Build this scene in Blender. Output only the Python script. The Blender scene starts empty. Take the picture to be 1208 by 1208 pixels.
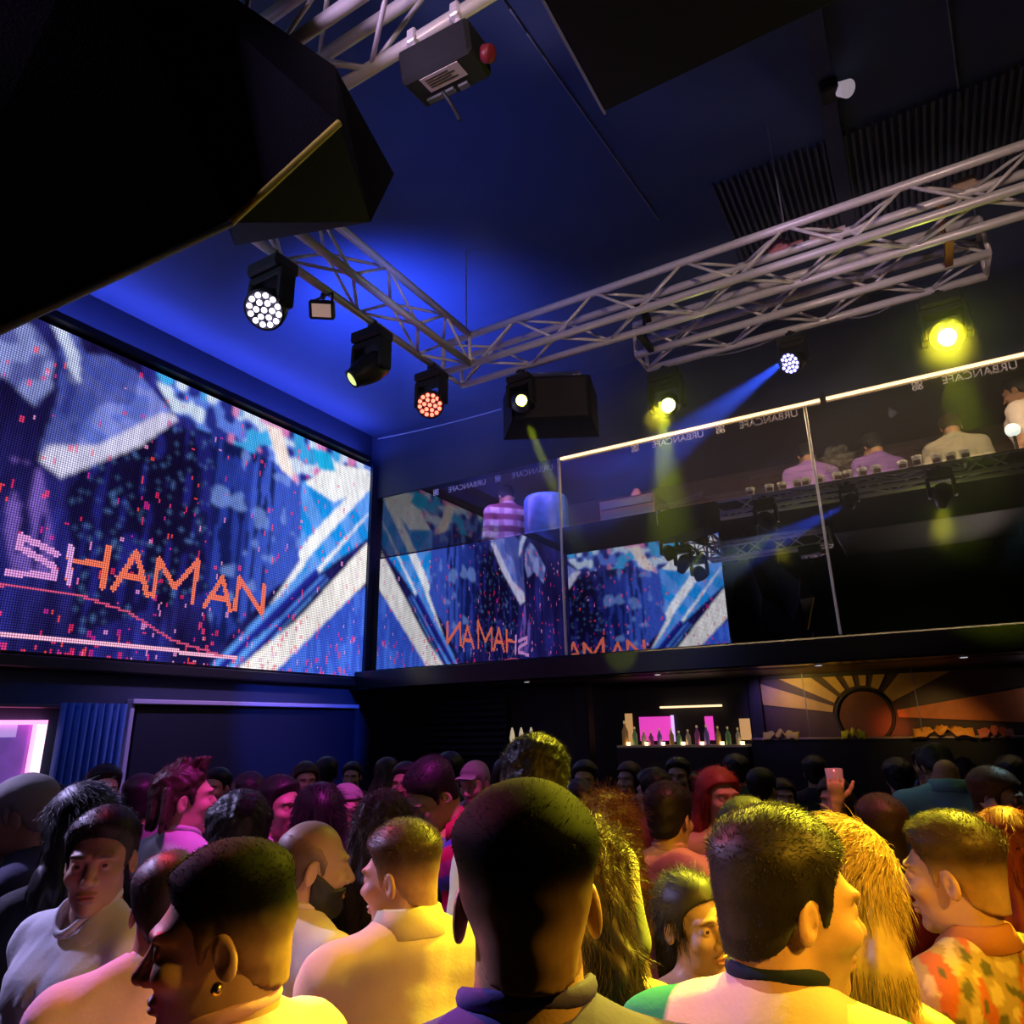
import bpy, math, random
import numpy as np
from mathutils import Vector, Matrix
random.seed(7); rng = np.random.default_rng(7)
SC = bpy.context.scene; COL = SC.collection
rad = math.radians
def lin(c):
    c = np.array(c, float)/255.0
    return tuple(np.where(c <= .04045, c/12.92, ((c+.055)/1.055)**2.4))

# ------------------------------------------------------------------ camera
cam_d = bpy.data.cameras.new('camera'); cam = bpy.data.objects.new('camera', cam_d); COL.objects.link(cam)
cam_d.sensor_fit = 'HORIZONTAL'; cam_d.sensor_width = 36.0; cam_d.lens = 36.0*820.0/1208.0
cam_d.clip_start = .02; cam_d.clip_end = 60
P_, Y_, R_ = rad(17.3), rad(30), rad(1.16)
fw = Vector((-math.sin(Y_)*math.cos(P_), math.cos(Y_)*math.cos(P_), math.sin(P_)))
rt = Vector((math.cos(Y_), math.sin(Y_), 0)); up = rt.cross(fw)
r2 = rt*math.cos(R_) - up*math.sin(R_); u2 = rt*math.sin(R_) + up*math.cos(R_)
M3 = Matrix((r2, u2, -fw)).transposed()
cam.matrix_world = Matrix.Translation((0, 0, 1.85)) @ M3.to_4x4()
SC.camera = cam

# ------------------------------------------------------------------ world and exposure
W = bpy.data.worlds.new('World'); SC.world = W; W.use_nodes = True
W.node_tree.nodes['Background'].inputs[0].default_value = (0, 0, 0, 1)
SC.view_settings.view_transform = 'Standard'; SC.view_settings.look = 'None'
SC.view_settings.gamma = 1; SC.view_settings.use_curve_mapping = False
SC.view_settings.exposure = 0.0
SC.cycles.max_bounces = 6; SC.cycles.diffuse_bounces = 3; SC.cycles.glossy_bounces = 4
SC.cycles.transparent_max_bounces = 12; SC.cycles.volume_bounces = 0; SC.cycles.transmission_bounces = 4
SC.cycles.sample_clamp_indirect = 4.0; SC.cycles.use_denoising = True
SC.cycles.caustics_reflective = False; SC.cycles.caustics_refractive = False

# ------------------------------------------------------------------ lights of the room
def spot(name, loc, target, color, energy, deg, blend=.4, size=.05, parent=None):
    d = bpy.data.lights.new(name, 'SPOT'); d.color = color; d.energy = energy
    d.spot_size = rad(deg); d.spot_blend = blend; d.shadow_soft_size = size
    o = bpy.data.objects.new(name, d); COL.objects.link(o)
    o.location = loc; o.rotation_euler = (Vector(target)-Vector(loc)).to_track_quat('-Z', 'Y').to_euler()
    return o
def area(name, loc, target, color, energy, sx, sy):
    d = bpy.data.lights.new(name, 'AREA'); d.color = color; d.energy = energy
    d.shape = 'RECTANGLE'; d.size = sx; d.size_y = sy
    o = bpy.data.objects.new(name, d); COL.objects.link(o)
    o.location = loc; o.rotation_euler = (Vector(target)-Vector(loc)).to_track_quat('-Z', 'Y').to_euler()
    return o
YG = (.80, 1.0, .02); YEL = (1.0, .70, .03); MAG = (.95, .05, .75); RED = (1.0, .03, .06); BLU = (.03, .10, 1.0); AMB = (1.0, .50, .06)
# lamps of the far trusses: beams in the haze and yellow-green rim light on the crowd
spot('beam_yellow', (.43, 4.33, 4.02), (.48, 5.4, 3.42), YG, 3600, 30, 1.0, .03)
spot('beam_yellow', (-1.27, 4.33, 4.0), (-1.60, 5.4, 3.44), YG, 2300, 21, .8, .03)
spot('beam_yellow', (-2.17, 3.88, 4.06), (-2.30, 5.2, 3.15), YG, 2200, 8, .6, .02)
spot('beam_blue', (-.48, 4.44, 4.12), (-1.6, 4.65, 3.65), BLU, 1300, 20, .6, .02)
spot('lamp_glow', (.42, 4.27, 3.98), (.3, 2.5, 3.0), YG, 6, 150, .3, .03)
spot('lamp_glow', (-1.26, 4.27, 3.97), (-.9, 2.8, 3.0), YG, 2, 150, .3, .03)
spot('lamp_glow', (-2.16, 3.86, 4.04), (-1.6, 2.6, 3.0), YG, 1.5, 150, .3, .03)
spot('crowd_yellow', (.43, 4.34, 4.02), (.0, 1.35, 1.5), (1.0, .88, .03), 2300, 38, .6, .05)
spot('crowd_yellow', (-1.29, 4.34, 3.98), (-.80, 1.45, 1.6), (1.0, .88, .03), 900, 26, .7, .05)
# lamps on the right-hand side of the room (outside the frame)
spot('crowd_amber', (1.6, 1.9, 3.3), (-.32, 1.4, 1.4), (1.0, .54, .03), 430, 36, .6, .10)
spot('crowd_amber', (1.9, -.3, 3.2), (.02, 1.5, 1.5), (1.0, .46, .02), 470, 30, .6, .10)
# magenta lamp of the nearest truss, then violet and red spots without fixtures
spot('crowd_magenta', (-1.25, 1.75, 4.1), (-2.55, 2.5, 1.6), MAG, 420, 40, .7, .06)
spot('crowd_violet', (-4.9, .9, 3.7), (-1.7, .9, 1.35), (.56, .48, 1.0), 800, 38, .7, .06)
spot('crowd_red', (-3.7, 1.7, 4.2), (-1.05, .80, 1.6), RED, 620, 26, .8, .06)
spot('bar_red', (-.2, 2.4, 4.2), (-.75, 3.1, 1.6), (1, .18, .20), 190, 40, .7, .08)
# added spots without fixtures: blue wash on the ceiling, pinkish wash on the trusses
spot('ceiling_blue', (-3.6, 3.6, 4.3), (-3.8, 4.4, 5.5), (.06, .12, 1.0), 520, 115, 1.0, .2)
spot('ceiling_blue', (-2.2, 2.7, 4.1), (-1.9, 3.2, 5.5), (.02, .09, .7), 22, 120, 1.0, .2)
spot('truss_wash', (1.5, -1.6, 2.7), (-.9, 4.0, 4.5), (1.0, .74, .64), 330, 46, .7, .15)
spot('truss_wash', (-2.2, -.9, 3.3), (-1.9, 3.2, 4.5), (.75, .55, 1.0), 330, 55, .7, .15)
# light of the strip over the glass, into the balcony
area('balcony_light', (-.3, 6.335, 4.57), (-.3, 6.60, 3.9), (1.0, .68, .34), 42, 5.2, .03)
area('balcony_light', (-4.0, 6.6, 4.6), (-4.0, 7.2, 3.9), (.45, .25, 1.0), 18, 1.8, .06)  # violet area light over the left pane, where no strip runs
# lamps under the balcony, then spots on the doorway, curtain, crowd and counter
spot('mural_lamp', (-1.15, 6.85, 2.28), (-.95, 7.4, 2.12), (1.0, .62, .10), 9, 110, .9, .05)
spot('mural_lamp', (-.30, 7.05, 1.78), (-.36, 7.4, 1.79), (1.0, .14, .03), 2.2, 75, 1., .03)
spot('shelf_lamp', (.1, 6.6, 2.28), (0.0, 7.2, 1.72), (1.0, .62, .16), 12, 70, .8, .05)
spot('bluish_spot', (-1.5, 6.8, 2.25), (-1.25, 7.4, 1.85), (.35, .2, 1.0), 8, 80, .8, .05)
spot('doorway_violet', (-4.2, 4.4, 3.9), (-5.7, 4.4, 2.1), (.60, .35, 1.0), 170, 70, .8, .08)
spot('curtain_blue', (-4.5, 3.0, 3.6), (-5.7, 3.2, 1.6), (.03, .18, 1.0), 20, 50, .8, .08)
spot('crowd_amber', (1.3, 1.4, 3.9), (-.22, 2.85, 1.6), (1.0, .50, .03), 130, 13, .6, .05)  # extra amber spot added for the raised forearm, no fixture
spot('bluish_spot', (1.2, 5.2, 4.0), (.02, 3.5, 1.45), (.45, .85, 1.0), 150, 16, .6, .05)  # spot added to brighten the light blue shirt, no fixture
spot('counter_wash', (.5, 1.2, 3.0), (-.25, 6.42, 3.94), (1.0, .84, .62), 150, 17, .8, .02)  # spot added in mid-air to brighten the cups on the counter


# ------------------------------------------------------------------ materials
MATS = {}
def nt(m):
    m.use_nodes = True; n = m.node_tree; n.nodes.clear(); return n, n.nodes, n.links
def mat(name, c, rough=.5, metal=0., emit=None, es=0., noise=0., nscale=30., bump=0., bscale=200., attr=False, spec=.5, stretch=None):
    if name in MATS: return MATS[name]
    m = bpy.data.materials.new(name); MATS[name] = m
    t, N, L = nt(m)
    o = N.new('ShaderNodeOutputMaterial'); b = N.new('ShaderNodeBsdfPrincipled'); L.new(b.outputs[0], o.inputs[0])
    b.inputs['Roughness'].default_value = rough; b.inputs['Metallic'].default_value = metal
    b.inputs['Specular IOR Level'].default_value = spec
    src = None
    if attr:
        a = N.new('ShaderNodeAttribute'); a.attribute_name = 'Col'; src = a.outputs['Color']
    if noise > 0:
        tc = N.new('ShaderNodeTexCoord'); mp = N.new('ShaderNodeMapping'); L.new(tc.outputs['Object'], mp.inputs[0])
        if stretch: mp.inputs['Scale'].default_value = stretch
        nz = N.new('ShaderNodeTexNoise'); nz.inputs['Scale'].default_value = nscale; nz.inputs['Detail'].default_value = 4
        L.new(mp.outputs[0], nz.inputs[0])
        mr = N.new('ShaderNodeMapRange'); mr.inputs[3].default_value = 1-noise; mr.inputs[4].default_value = 1+noise
        L.new(nz.outputs[0], mr.inputs[0])
        vm = N.new('ShaderNodeVectorMath'); vm.operation = 'MULTIPLY'
        if src: L.new(src, vm.inputs[0])
        else: vm.inputs[0].default_value = c
        L.new(mr.outputs[0], vm.inputs[1]); L.new(vm.outputs[0], b.inputs['Base Color'])
    elif src: L.new(src, b.inputs['Base Color'])
    else: b.inputs['Base Color'].default_value = (*c, 1)
    if bump > 0:
        tc = N.new('ShaderNodeTexCoord'); nz = N.new('ShaderNodeTexNoise'); nz.inputs['Scale'].default_value = bscale; nz.inputs['Detail'].default_value = 3
        L.new(tc.outputs['Object'], nz.inputs[0]); bp = N.new('ShaderNodeBump'); bp.inputs['Strength'].default_value = bump; bp.inputs['Distance'].default_value = .01
        L.new(nz.outputs[0], bp.inputs['Height']); L.new(bp.outputs[0], b.inputs['Normal'])
    if emit is not None:
        b.inputs['Emission Color'].default_value = (*emit, 1); b.inputs['Emission Strength'].default_value = es
    return m
def glass_mat(name, refl, tint=(1, 1, 1), rough=.0):
    m = bpy.data.materials.new(name); MATS[name] = m; t, N, L = nt(m)
    o = N.new('ShaderNodeOutputMaterial'); mx = N.new('ShaderNodeMixShader'); tr = N.new('ShaderNodeBsdfTransparent'); g = N.new('ShaderNodeBsdfGlossy')
    tr.inputs[0].default_value = (*tint, 1); g.inputs['Roughness'].default_value = rough; mx.inputs[0].default_value = refl
    L.new(tr.outputs[0], mx.inputs[1]); L.new(g.outputs[0], mx.inputs[2]); L.new(mx.outputs[0], o.inputs[0]); return m
def mirror_mat(name, c, rough=.02):
    m = bpy.data.materials.new(name); MATS[name] = m; t, N, L = nt(m)
    o = N.new('ShaderNodeOutputMaterial'); g = N.new('ShaderNodeBsdfGlossy'); g.inputs['Color'].default_value = (*c, 1); g.inputs['Roughness'].default_value = rough
    L.new(g.outputs[0], o.inputs[0]); return m
BLACK = mat('black_matt', (.012, .012, .014), .6, noise=.2)
BLACKP = mat('black_paint', (.02, .02, .022), .4, noise=.15)
NAVY = mat('navy_wall_paint', (.030, .042, .085), .75, noise=.2, nscale=3)
CEILM = mat('navy_ceiling_paint', (.055, .085, .18), .8, noise=.15, nscale=2)
ALU = mat('brushed_aluminium', (.90, .82, .82), .34, .15, noise=.12, nscale=40)
STEEL = mat('steel_cable', (.35, .35, .38), .4, .7)
WHITEP = mat('white_plastic', (.75, .75, .75), .5)
LABELP = mat('printed_label', (.80, .68, .66), .6, noise=.1, nscale=60)

# ------------------------------------------------------------------ mesh helpers
class MB:
    def __init__(s): s.v = []; s.f = []; s.m = []; s.n = 0
    def add(s, V, F, mi=0):
        V = np.asarray(V, float).reshape(-1, 3); s.v.append(V)
        for f in F: s.f.append([i+s.n for i in f]); s.m.append(mi)
        s.n += len(V); return s
    def box(s, lo, hi, mi=0, R=None, at=None):
        x0, y0, z0 = lo; x1, y1, z1 = hi
        V = np.array([(x0,y0,z0),(x1,y0,z0),(x1,y1,z0),(x0,y1,z0),(x0,y0,z1),(x1,y0,z1),(x1,y1,z1),(x0,y1,z1)], float)
        if R is not None: V = V @ np.array(R).T
        if at is not None: V = V + np.array(at)
        return s.add(V, [(0,3,2,1),(4,5,6,7),(0,1,5,4),(1,2,6,5),(2,3,7,6),(3,0,4,7)], mi)
    def bbox(s, lo, hi, b=.01, mi=0, R=None, at=None):
        lo = np.array(lo, float); hi = np.array(hi, float); V = []; F = []
        c = (lo+hi)/2; h = (hi-lo)/2
        idx = {}
        for sx in (-1, 1):
            for sy in (-1, 1):
                for sz in (-1, 1):
                    sg = np.array((sx, sy, sz))
                    for a in range(3):
                        q = h-b; q = q.copy(); q[a] = h[a]; idx[(sx,sy,sz,a)] = len(V); V.append(c+sg*q)
        for a in range(3):
            u, w = [(1,2),(2,0),(0,1)][a]
            for sg in (-1, 1):
                ring = []
                for su, sw in ((-1,-1),(1,-1),(1,1),(-1,1)):
                    k = [0,0,0]; k[a] = sg; k[u] = su; k[w] = sw; ring.append(idx[(*k, a)])
                F.append(ring if sg > 0 else ring[::-1])
        for a in range(3):
            u, w = [(1,2),(2,0),(0,1)][a]
            for su in (-1,1):
                for sw in (-1,1):
                    k0 = [0,0,0]; k0[a] = -1; k0[u] = su; k0[w] = sw; k1 = list(k0); k1[a] = 1
                    q = [idx[(*k0,u)], idx[(*k0,w)], idx[(*k1,w)], idx[(*k1,u)]]
                    F.append(q if su*sw > 0 else q[::-1])
        for sx in (-1,1):
            for sy in (-1,1):
                for sz in (-1,1):
                    t = [idx[(sx,sy,sz,a)] for a in range(3)]; F.append(t if sx*sy*sz > 0 else t[::-1])
        V = np.array(V)
        if R is not None: V = V @ np.array(R).T
        if at is not None: V = V + np.array(at)
        return s.add(V, F, mi)
    def cyl(s, a, b, r0, r1=None, n=12, mi=0, cap=True):
        r1 = r0 if r1 is None else r1
        a = np.array(a, float); b = np.array(b, float); d = b-a; d /= np.linalg.norm(d)+1e-12
        t = np.array((0,0,1.)) if abs(d[2]) < .9 else np.array((1.,0,0)); u = np.cross(t, d); u /= np.linalg.norm(u); w = np.cross(d, u)
        an = np.arange(n)*2*math.pi/n; ring = np.cos(an)[:,None]*u+np.sin(an)[:,None]*w
        V = np.vstack([a+ring*r0, b+ring*r1]); F = [(i, (i+1)%n, n+(i+1)%n, n+i) for i in range(n)]
        if cap: F += [tuple(range(n))[::-1], tuple(range(n, 2*n))]
        return s.add(V, F, mi)
    def tube(s, pts, r, n=8, mi=0):
        for a, b in zip(pts[:-1], pts[1:]): s.cyl(a, b, r, n=n, mi=mi)
        return s
    def lathe(s, prof, n=20, at=(0,0,0), R=None, mi=0):
        V = []; F = []; k = len(prof)
        for j in range(n):
            a = 2*math.pi*j/n
            for r, z in prof: V.append((r*math.cos(a), r*math.sin(a), z))
        for j in range(n):
            for i in range(k-1):
                F.append((j*k+i, ((j+1)%n)*k+i, ((j+1)%n)*k+i+1, j*k+i+1))
        V = np.array(V)
        if R is not None: V = V @ np.array(R).T
        return s.add(V+np.array(at), F, mi)
    def torus(s, c, R0, r, n=32, m=8, mi=0, Rm=None, sx=1, sy=1):
        V = []; F = []
        for i in range(n):
            a = 2*math.pi*i/n
            for j in range(m):
                b = 2*math.pi*j/m; q = R0+r*math.cos(b); V.append((q*math.cos(a)*sx, q*math.sin(a)*sy, r*math.sin(b)))
        for i in range(n):
            for j in range(m): F.append((i*m+j, ((i+1)%n)*m+j, ((i+1)%n)*m+(j+1)%m, i*m+(j+1)%m))
        V = np.array(V)
        if Rm is not None: V = V @ np.array(Rm).T
        return s.add(V+np.array(c), F, mi)
    def sphere(s, c, r, n=16, m=10, mi=0):
        prof = [(max(1e-5, r*math.sin(math.pi*i/m)), -r*math.cos(math.pi*i/m)) for i in range(m+1)]
        return s.lathe(prof, n, c, None, mi)
    def prism(s, pts, off, mi=0):
        pts = np.array(pts, float); k = len(pts); V = np.vstack([pts, pts+np.array(off)])
        F = [tuple(range(k))[::-1], tuple(range(k, 2*k))]+[(i, (i+1)%k, k+(i+1)%k, k+i) for i in range(k)]
        return s.add(V, F, mi)
    def build(s, name, mats, parent=None, smooth=False, loc=None):
        V = np.vstack(s.v)
        me = bpy.data.meshes.new(name); me.from_pydata(V.tolist(), [], s.f)
        if not isinstance(mats, (list, tuple)): mats = [mats]
        for m in mats: me.materials.append(m)
        if len(mats) > 1: me.polygons.foreach_set('material_index', s.m)
        if smooth: me.polygons.foreach_set('use_smooth', [True]*len(me.polygons))
        import bmesh
        bm = bmesh.new(); bm.from_mesh(me); bmesh.ops.recalc_face_normals(bm, faces=bm.faces); bm.to_mesh(me); bm.free()
        o = bpy.data.objects.new(name, me); COL.objects.link(o)
        if parent is not None: o.parent = parent
        if loc is not None: o.location = loc
        return o
def tag(o, label=None, cat=None, group=None, kind=None):
    if label: o['label'] = label
    if cat: o['category'] = cat
    if group: o['group'] = group
    if kind: o['kind'] = kind
    return o
def thing(name, label, cat, loc=(0,0,0), rotz=0., group=None, s=1.):
    o = bpy.data.objects.new(name, None); COL.objects.link(o); o.empty_display_size = .1
    o.location = loc; o.rotation_euler = (0, 0, rotz); o.scale = (s, s, s); return tag(o, label, cat, group)
def struct(name, mb, m): return tag(mb.build(name, m), kind='structure')
def rotm(axis, a): return np.array(Matrix.Rotation(a, 3, axis))
def copy_tree(o, parent=None):
    c = o.copy(); COL.objects.link(c)
    if parent is not None: c.parent = parent
    for ch in list(o.children): copy_tree(ch, c)
    return c

# ------------------------------------------------------------------ the room
WX, DY, CZ = -5.7, 6.3, 5.5
struct('floor', MB().box((WX-.2, -4.2, -.1), (5.2, 9.2, 0)), mat('dark_floor', (.02, .018, .02), .35, noise=.3, nscale=8))
struct('ceiling', MB().box((WX-.2, -4.2, CZ), (5.2, 9.2, CZ+.1)), CEILM)
struct('wall_left', MB().box((WX-.15, -4.2, 0), (WX, 9.2, CZ)), NAVY)
struct('wall_right', MB().box((5.0, -4.2, 0), (5.15, 9.2, CZ)), NAVY)
struct('wall_front', MB().box((WX, -4.2, 0), (5.0, -4.05, CZ)), BLACKP)
struct('wall_back', MB().box((WX, 9.0, 0), (5.0, 9.15, CZ)), mat('brown_slats', (.20, .14, .11), .7, noise=.3, nscale=4, stretch=(1, 1, 14)))
struct('wall_back_upper', MB().box((WX, DY, 4.63), (5.0, DY+.12, CZ)), NAVY)
struct('wall_back_lower', MB().box((WX, 7.4, 0), (5.0, 7.5, 2.3)), mat('black_wall', (.02, .018, .02), .5, noise=.3, nscale=6))
struct('trim_1', MB().box((WX, DY-.1, 2.3), (WX+.12, DY, 5.06)), mat('blue_black_pillar', (.02, .03, .08), .5))        # corner pillar between screen and glass
struct('trim_2', MB().bbox((WX, .8, 2.34), (WX+.10, 6.2, 2.43), .01), BLACKP)                                              # rail under the big screen
# ceiling joint cover
struct('trim_3', MB().box((.0, 1.0, CZ-.05), (.10, 6.3, CZ)), mat('ceiling_joint', (.06, .07, .13), .7))
b = MB()
for i in range(44):
    x = -.75+i*.045
    b.box((x, 4.2, CZ-.035), (x+.018, 5.2, CZ-.001))
tag(b.build('ceiling_vent', mat('ribbed_ceiling', (.07, .08, .13), .6)), 'long dark ribbed ventilation grille on the navy ceiling above the truss', 'vent')

# mezzanine balcony
balc = thing('mezzanine_balcony', 'dark mezzanine balcony with mirrored parapet running along the back of the hall', 'balcony', (0, DY, 2.3))
def bp(name, lo, hi, m, bev=None, parent=balc):
    o = (MB().bbox(lo, hi, bev) if bev else MB().box(lo, hi)).build(name, m)
    if parent: o.parent = parent; o.matrix_parent_inverse = Matrix.Translation(parent.location).inverted()
    return o
struct('floor_upper', MB().box((WX+.001, DY+.13, 2.3), (5.0, 8.99, 2.74)), BLACKP)
bp('fascia_ledge', (WX+.02, DY-.22, 2.30), (4.99, DY+.03, 2.50), mat('gloss_black_ledge', (.010, .010, .012), .22, noise=.2), .012)
PARAM = mirror_mat('black_mirror', (.62, .64, .68), .012)
bp('mirror_panel', (WX+.13, DY, 2.53), (-3.06, DY+.02, 3.84), PARAM)
bp('mirror_panel', (-3.04, DY, 2.53), (-.57, DY+.02, 3.84), mirror_mat('black_mirror_b', (.50, .52, .56), .012))
bp('mirror_panel', (-.55, DY, 2.53), (4.9, DY+.02, 3.84), mirror_mat('black_mirror_c', (.34, .36, .37), .02))
bp('parapet_wall', (WX+.13, DY+.025, 2.31), (4.9, DY+.12, 3.80), BLACKP)
bp('counter_top', (WX+.13, DY+.03, 3.81), (4.9, DY+.42, 3.85), mat('counter_laminate', (.05, .05, .07), .3, noise=.2), .006)
struct('ceiling_upper', MB().box((WX, DY+.13, 5.02), (4.99, 8.99, 5.08)), mat('brown_ceiling_slats', (.26, .18, .14), .75, noise=.35, nscale=3, stretch=(.6, 12, 1)))
for x in (-3.05, -.56, 1.95):
    bp('post', (x-.012, DY-.012, 2.53), (x+.012, DY+.03, 4.62), mat('pale_steel_post', (.75, .72, .70), .35, .5), .004)
# glass panes above the counter with the mirrored lettering
GL = glass_mat('tinted_glass', .10, (.90, .90, .90))
VIN = mat('white_vinyl', (.9, .86, .95), .6, emit=(.55, .5, .65), es=.0)
def text_mesh(name, body, size, m, parent, mw):
    cu = bpy.data.curves.new(name, 'FONT'); cu.body = body; cu.size = size; cu.extrude = .0008; cu.align_x = 'LEFT'
    t = bpy.data.objects.new(name+'_tmp', cu); COL.objects.link(t)
    dg = bpy.context.evaluated_depsgraph_get(); me = bpy.data.meshes.new_from_object(t.evaluated_get(dg)); bpy.data.objects.remove(t)
    me.transform(mw); me.materials.clear(); me.materials.append(m); me.name = name
    o = bpy.data.objects.new(name, me); COL.objects.link(o); o.parent = parent; return o
MIR = Matrix(((-1,0,0,0),(0,0,0,0),(0,1,0,0),(0,0,0,1)))
panes = [(WX+.13, -3.063, 'left clear glass pane above the plaid-shirted man with mirrored white lettering'),
         (-3.037, -.573, 'middle clear glass pane between two posts with mirrored white lettering under the yellow light strip'),
         (-.547, 1.937, 'right clear glass pane in front of the men in pale shirts on the balcony')]
for i, (x0, x1, lab) in enumerate(panes):
    g = tag(MB().box((x0, DY+.004, 3.86), (x1, DY+.012, 4.62)).build('glass_pane', GL), lab, 'glass pane', 'glass panes above the balcony counter')
    L0 = x1-.03-(.3 if i == 0 else 0)
    x = x1-.05
    while x-.95 > x0+.25:
        text_mesh('lettering', 'URBANCAFE', .092, VIN, g, Matrix.Translation((x, DY+.0005, 4.505)) @ Matrix(((-1,0,0,0),(0,0,1,0),(0,1,0,0),(0,0,0,1))))
        e = MB()
        for sx in (-1, 1):
            for sz in (-1, 1):
                e.torus((x-.70+sx*.022, DY+.001, 4.54+sz*.022), .014, .0045, 14, 6, 0, rotm('X', rad(90)))
        e.box((x-.735, DY+.0002, 4.535), (x-.665, DY+.002, 4.545)); e.box((x-.705, DY+.0002, 4.505), (x-.695, DY+.002, 4.575))
        e.build('emblem', VIN, g)
        x -= .86
# warm light strip along the glass top
STRIP = mat('warm_led_strip', (1, .8, .5), .4, emit=(1, .60, .27), es=3.4)
for k, (x0, x1, lab) in enumerate([(-3.02, -.42, 'warm glowing light strip left of the black clip along the top of the balcony glass'), (-.38, 2.6, 'warm glowing light strip right of the black clip along the top of the balcony glass')]):
    t = thing('light_strip', lab, 'light strip', ((x0+x1)/2, DY-.005, 4.60), 0, 'warm light strips over the glass')
    h = (x1-x0)/2
    MB().bbox((-h, -.016, -.012), (h, .0, .014), .004).build('tube', STRIP, t)
    MB().box((-h, -.001, .014), (h, .02, .026)).build('channel', ALU, t)
t = tag(MB().bbox((-.425, DY-.035, 4.56), (-.375, DY, 4.66), .005).build('bracket', BLACK), 'small black bracket joining the two light strips', 'bracket')

# ------------------------------------------------------------------ video walls
def pmask(A, B, poly):
    m = np.zeros(A.shape, bool); p = np.array(poly); n = len(p); j = n-1
    for i in range(n):
        (a0, b0), (a1, b1) = p[i], p[j]
        c = ((b0 > B) != (b1 > B)) & (A < (a1-a0)*(B-b0)/(b1-b0+1e-9)+a0); m ^= c; j = i
    return m
def sdist(A, B, pts):
    d = np.full(A.shape, 9.)
    for (a0, b0), (a1, b1) in zip(pts[:-1], pts[1:]):
        L = (a1-a0)**2+(b1-b0)**2+1e-9; t = np.clip(((A-a0)*(a1-a0)+(B-b0)*(b1-b0))/L, 0, 1)
        d = np.minimum(d, np.hypot(A-a0-t*(a1-a0), B-b0-t*(b1-b0)))
    return d
def vnoise(A, B, sa, sb, seed):
    r = np.random.default_rng(seed); g = r.random((80, 80)); x = (A*sa) % 79; y = (B*sb) % 79
    i = x.astype(int); j = y.astype(int); u = x-i; v = y-j; u = u*u*(3-2*u); v = v*v*(3-2*v)
    return (g[i,j]*(1-u)+g[i+1,j]*u)*(1-v)+(g[i,j+1]*(1-u)+g[i+1,j+1]*u)*v
def picture(A, B):
    """colours shown on the wall; A runs along the wall (0.8 .. 6.2), B is height"""
    C = np.zeros(A.shape+(3,)); S = lambda c: np.array(lin(c))
    n1 = vnoise(A, B, 3, 1.2, 1); n2 = vnoise(A, B, 22, 3.0, 2); n3 = vnoise(A, B, 9, 9, 3); n4 = vnoise(A, B, 40, 30, 4)
    def put(m, c, a=1.):
        nonlocal C
        a = np.asarray(a)*m if np.ndim(a) else m*a
        C[:] = C*(1-a[...,None])+S(c)*a[...,None]
    put(np.ones(A.shape), (20, 14, 52)); put(n1 > .55, (26, 24, 92), .7)
    put(n2*n1, (60, 60, 170), .8)
    bg = pmask(A, B, [(3.7,5.05),(4.5,5.05),(5.15,4.4),(5.25,3.6),(4.8,3.23),(4.24,2.6),(3.95,3.3)])
    put(bg, (58, 84, 190)); put(bg*(A < 4.45), (30, 42, 130), .75); put(bg*(n2 > .55)*(A < 4.75), (16, 20, 70), .9); put(bg*(n3 > .75), (120, 150, 225), .6)
    dk = pmask(A, B, [(2.81,4.0),(3.57,4.6),(3.95,4.6),(4.09,3.12),(2.97,2.61),(2.73,3.66)])
    put(dk, (16, 11, 42), .85); put(dk*(n2 > .62), (34, 34, 120), .8); put(dk*(n4 > .86), (90, 130, 200), .8)
    # pale face at the upper left
    f1 = pmask(A, B, [(1.7,4.6),(2.09,4.9),(2.25,4.96),(2.45,4.76),(2.47,4.49),(2.38,4.3),(2.14,4.45),(1.8,4.3)]); put(f1, (132, 142, 205)); put(f1*(n3 > .5), (70, 74, 150), .8)
    jw = pmask(A, B, [(2.39,5.11),(2.56,5.08),(2.67,4.9),(2.84,4.97),(3.1,4.95),(3.49,4.7),(3.22,4.28),(2.65,3.82),(2.47,3.96),(2.53,4.43),(2.5,4.74)])
    put(jw, (88, 104, 190)); put(jw*(n3 > .5), (122, 132, 210), .8); put(jw*(n1 < .42), (50, 58, 140), .7)
    jl = pmask(A, B, [(2.49,3.88),(2.66,3.80),(3.25,4.28),(3.6,4.7),(3.4,4.66),(2.89,4.16),(2.51,4.02)]); put(jl, (200, 196, 226), .9)
    put(sdist(A, B, [(2.39,5.1),(2.58,4.85),(2.62,4.65)]) < .05, (190, 200, 235))
    put(sdist(A, B, [(2.45,4.8),(2.62,4.62),(2.6,4.35)]) < .035, (40, 44, 120), .8)
    dr = pmask(A, B, [(2.3,3.85),(2.5,3.85),(2.65,3.4),(2.75,3.0),(2.45,3.0),(2.35,3.3)]); put(dr*(n2 > .5), (120, 90, 180), .7)
    # busy top band
    tb = pmask(A, B, [(3.2,5.05),(4.77,5.05),(6.2,5.05),(6.2,4.9),(5.04,4.45),(4.72,4.6),(3.55,4.66)])
    put(tb, (90, 120, 215)); put(tb*(n3 > .52), (200, 215, 240)); put(tb*(n3 < .32), (36, 44, 130)); put(tb*(vnoise(A,B,5,5,8) > .74), (60, 160, 225)); put(tb*(vnoise(A,B,6,6,9) > .83), (225, 130, 185), .8)
    put(pmask(A, B, [(4.55,4.98),(4.75,5.0),(5.0,4.5),(4.8,4.55)]), (244, 225, 220))
    # cyan and white stripes at the corner end
    cy = pmask(A, B, [(5.1,4.5),(6.2,4.95),(6.2,4.1),(4.75,3.0),(5.15,3.6)]); put(cy, (24, 140, 226)); put(cy*(vnoise(A+B*.9, A*.2, 7, 1, 5) > .6), (90, 150, 235)); put(cy*(vnoise(A-B*.9, B*.4, 9, 1, 6) > .70), (235, 235, 240))
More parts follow.
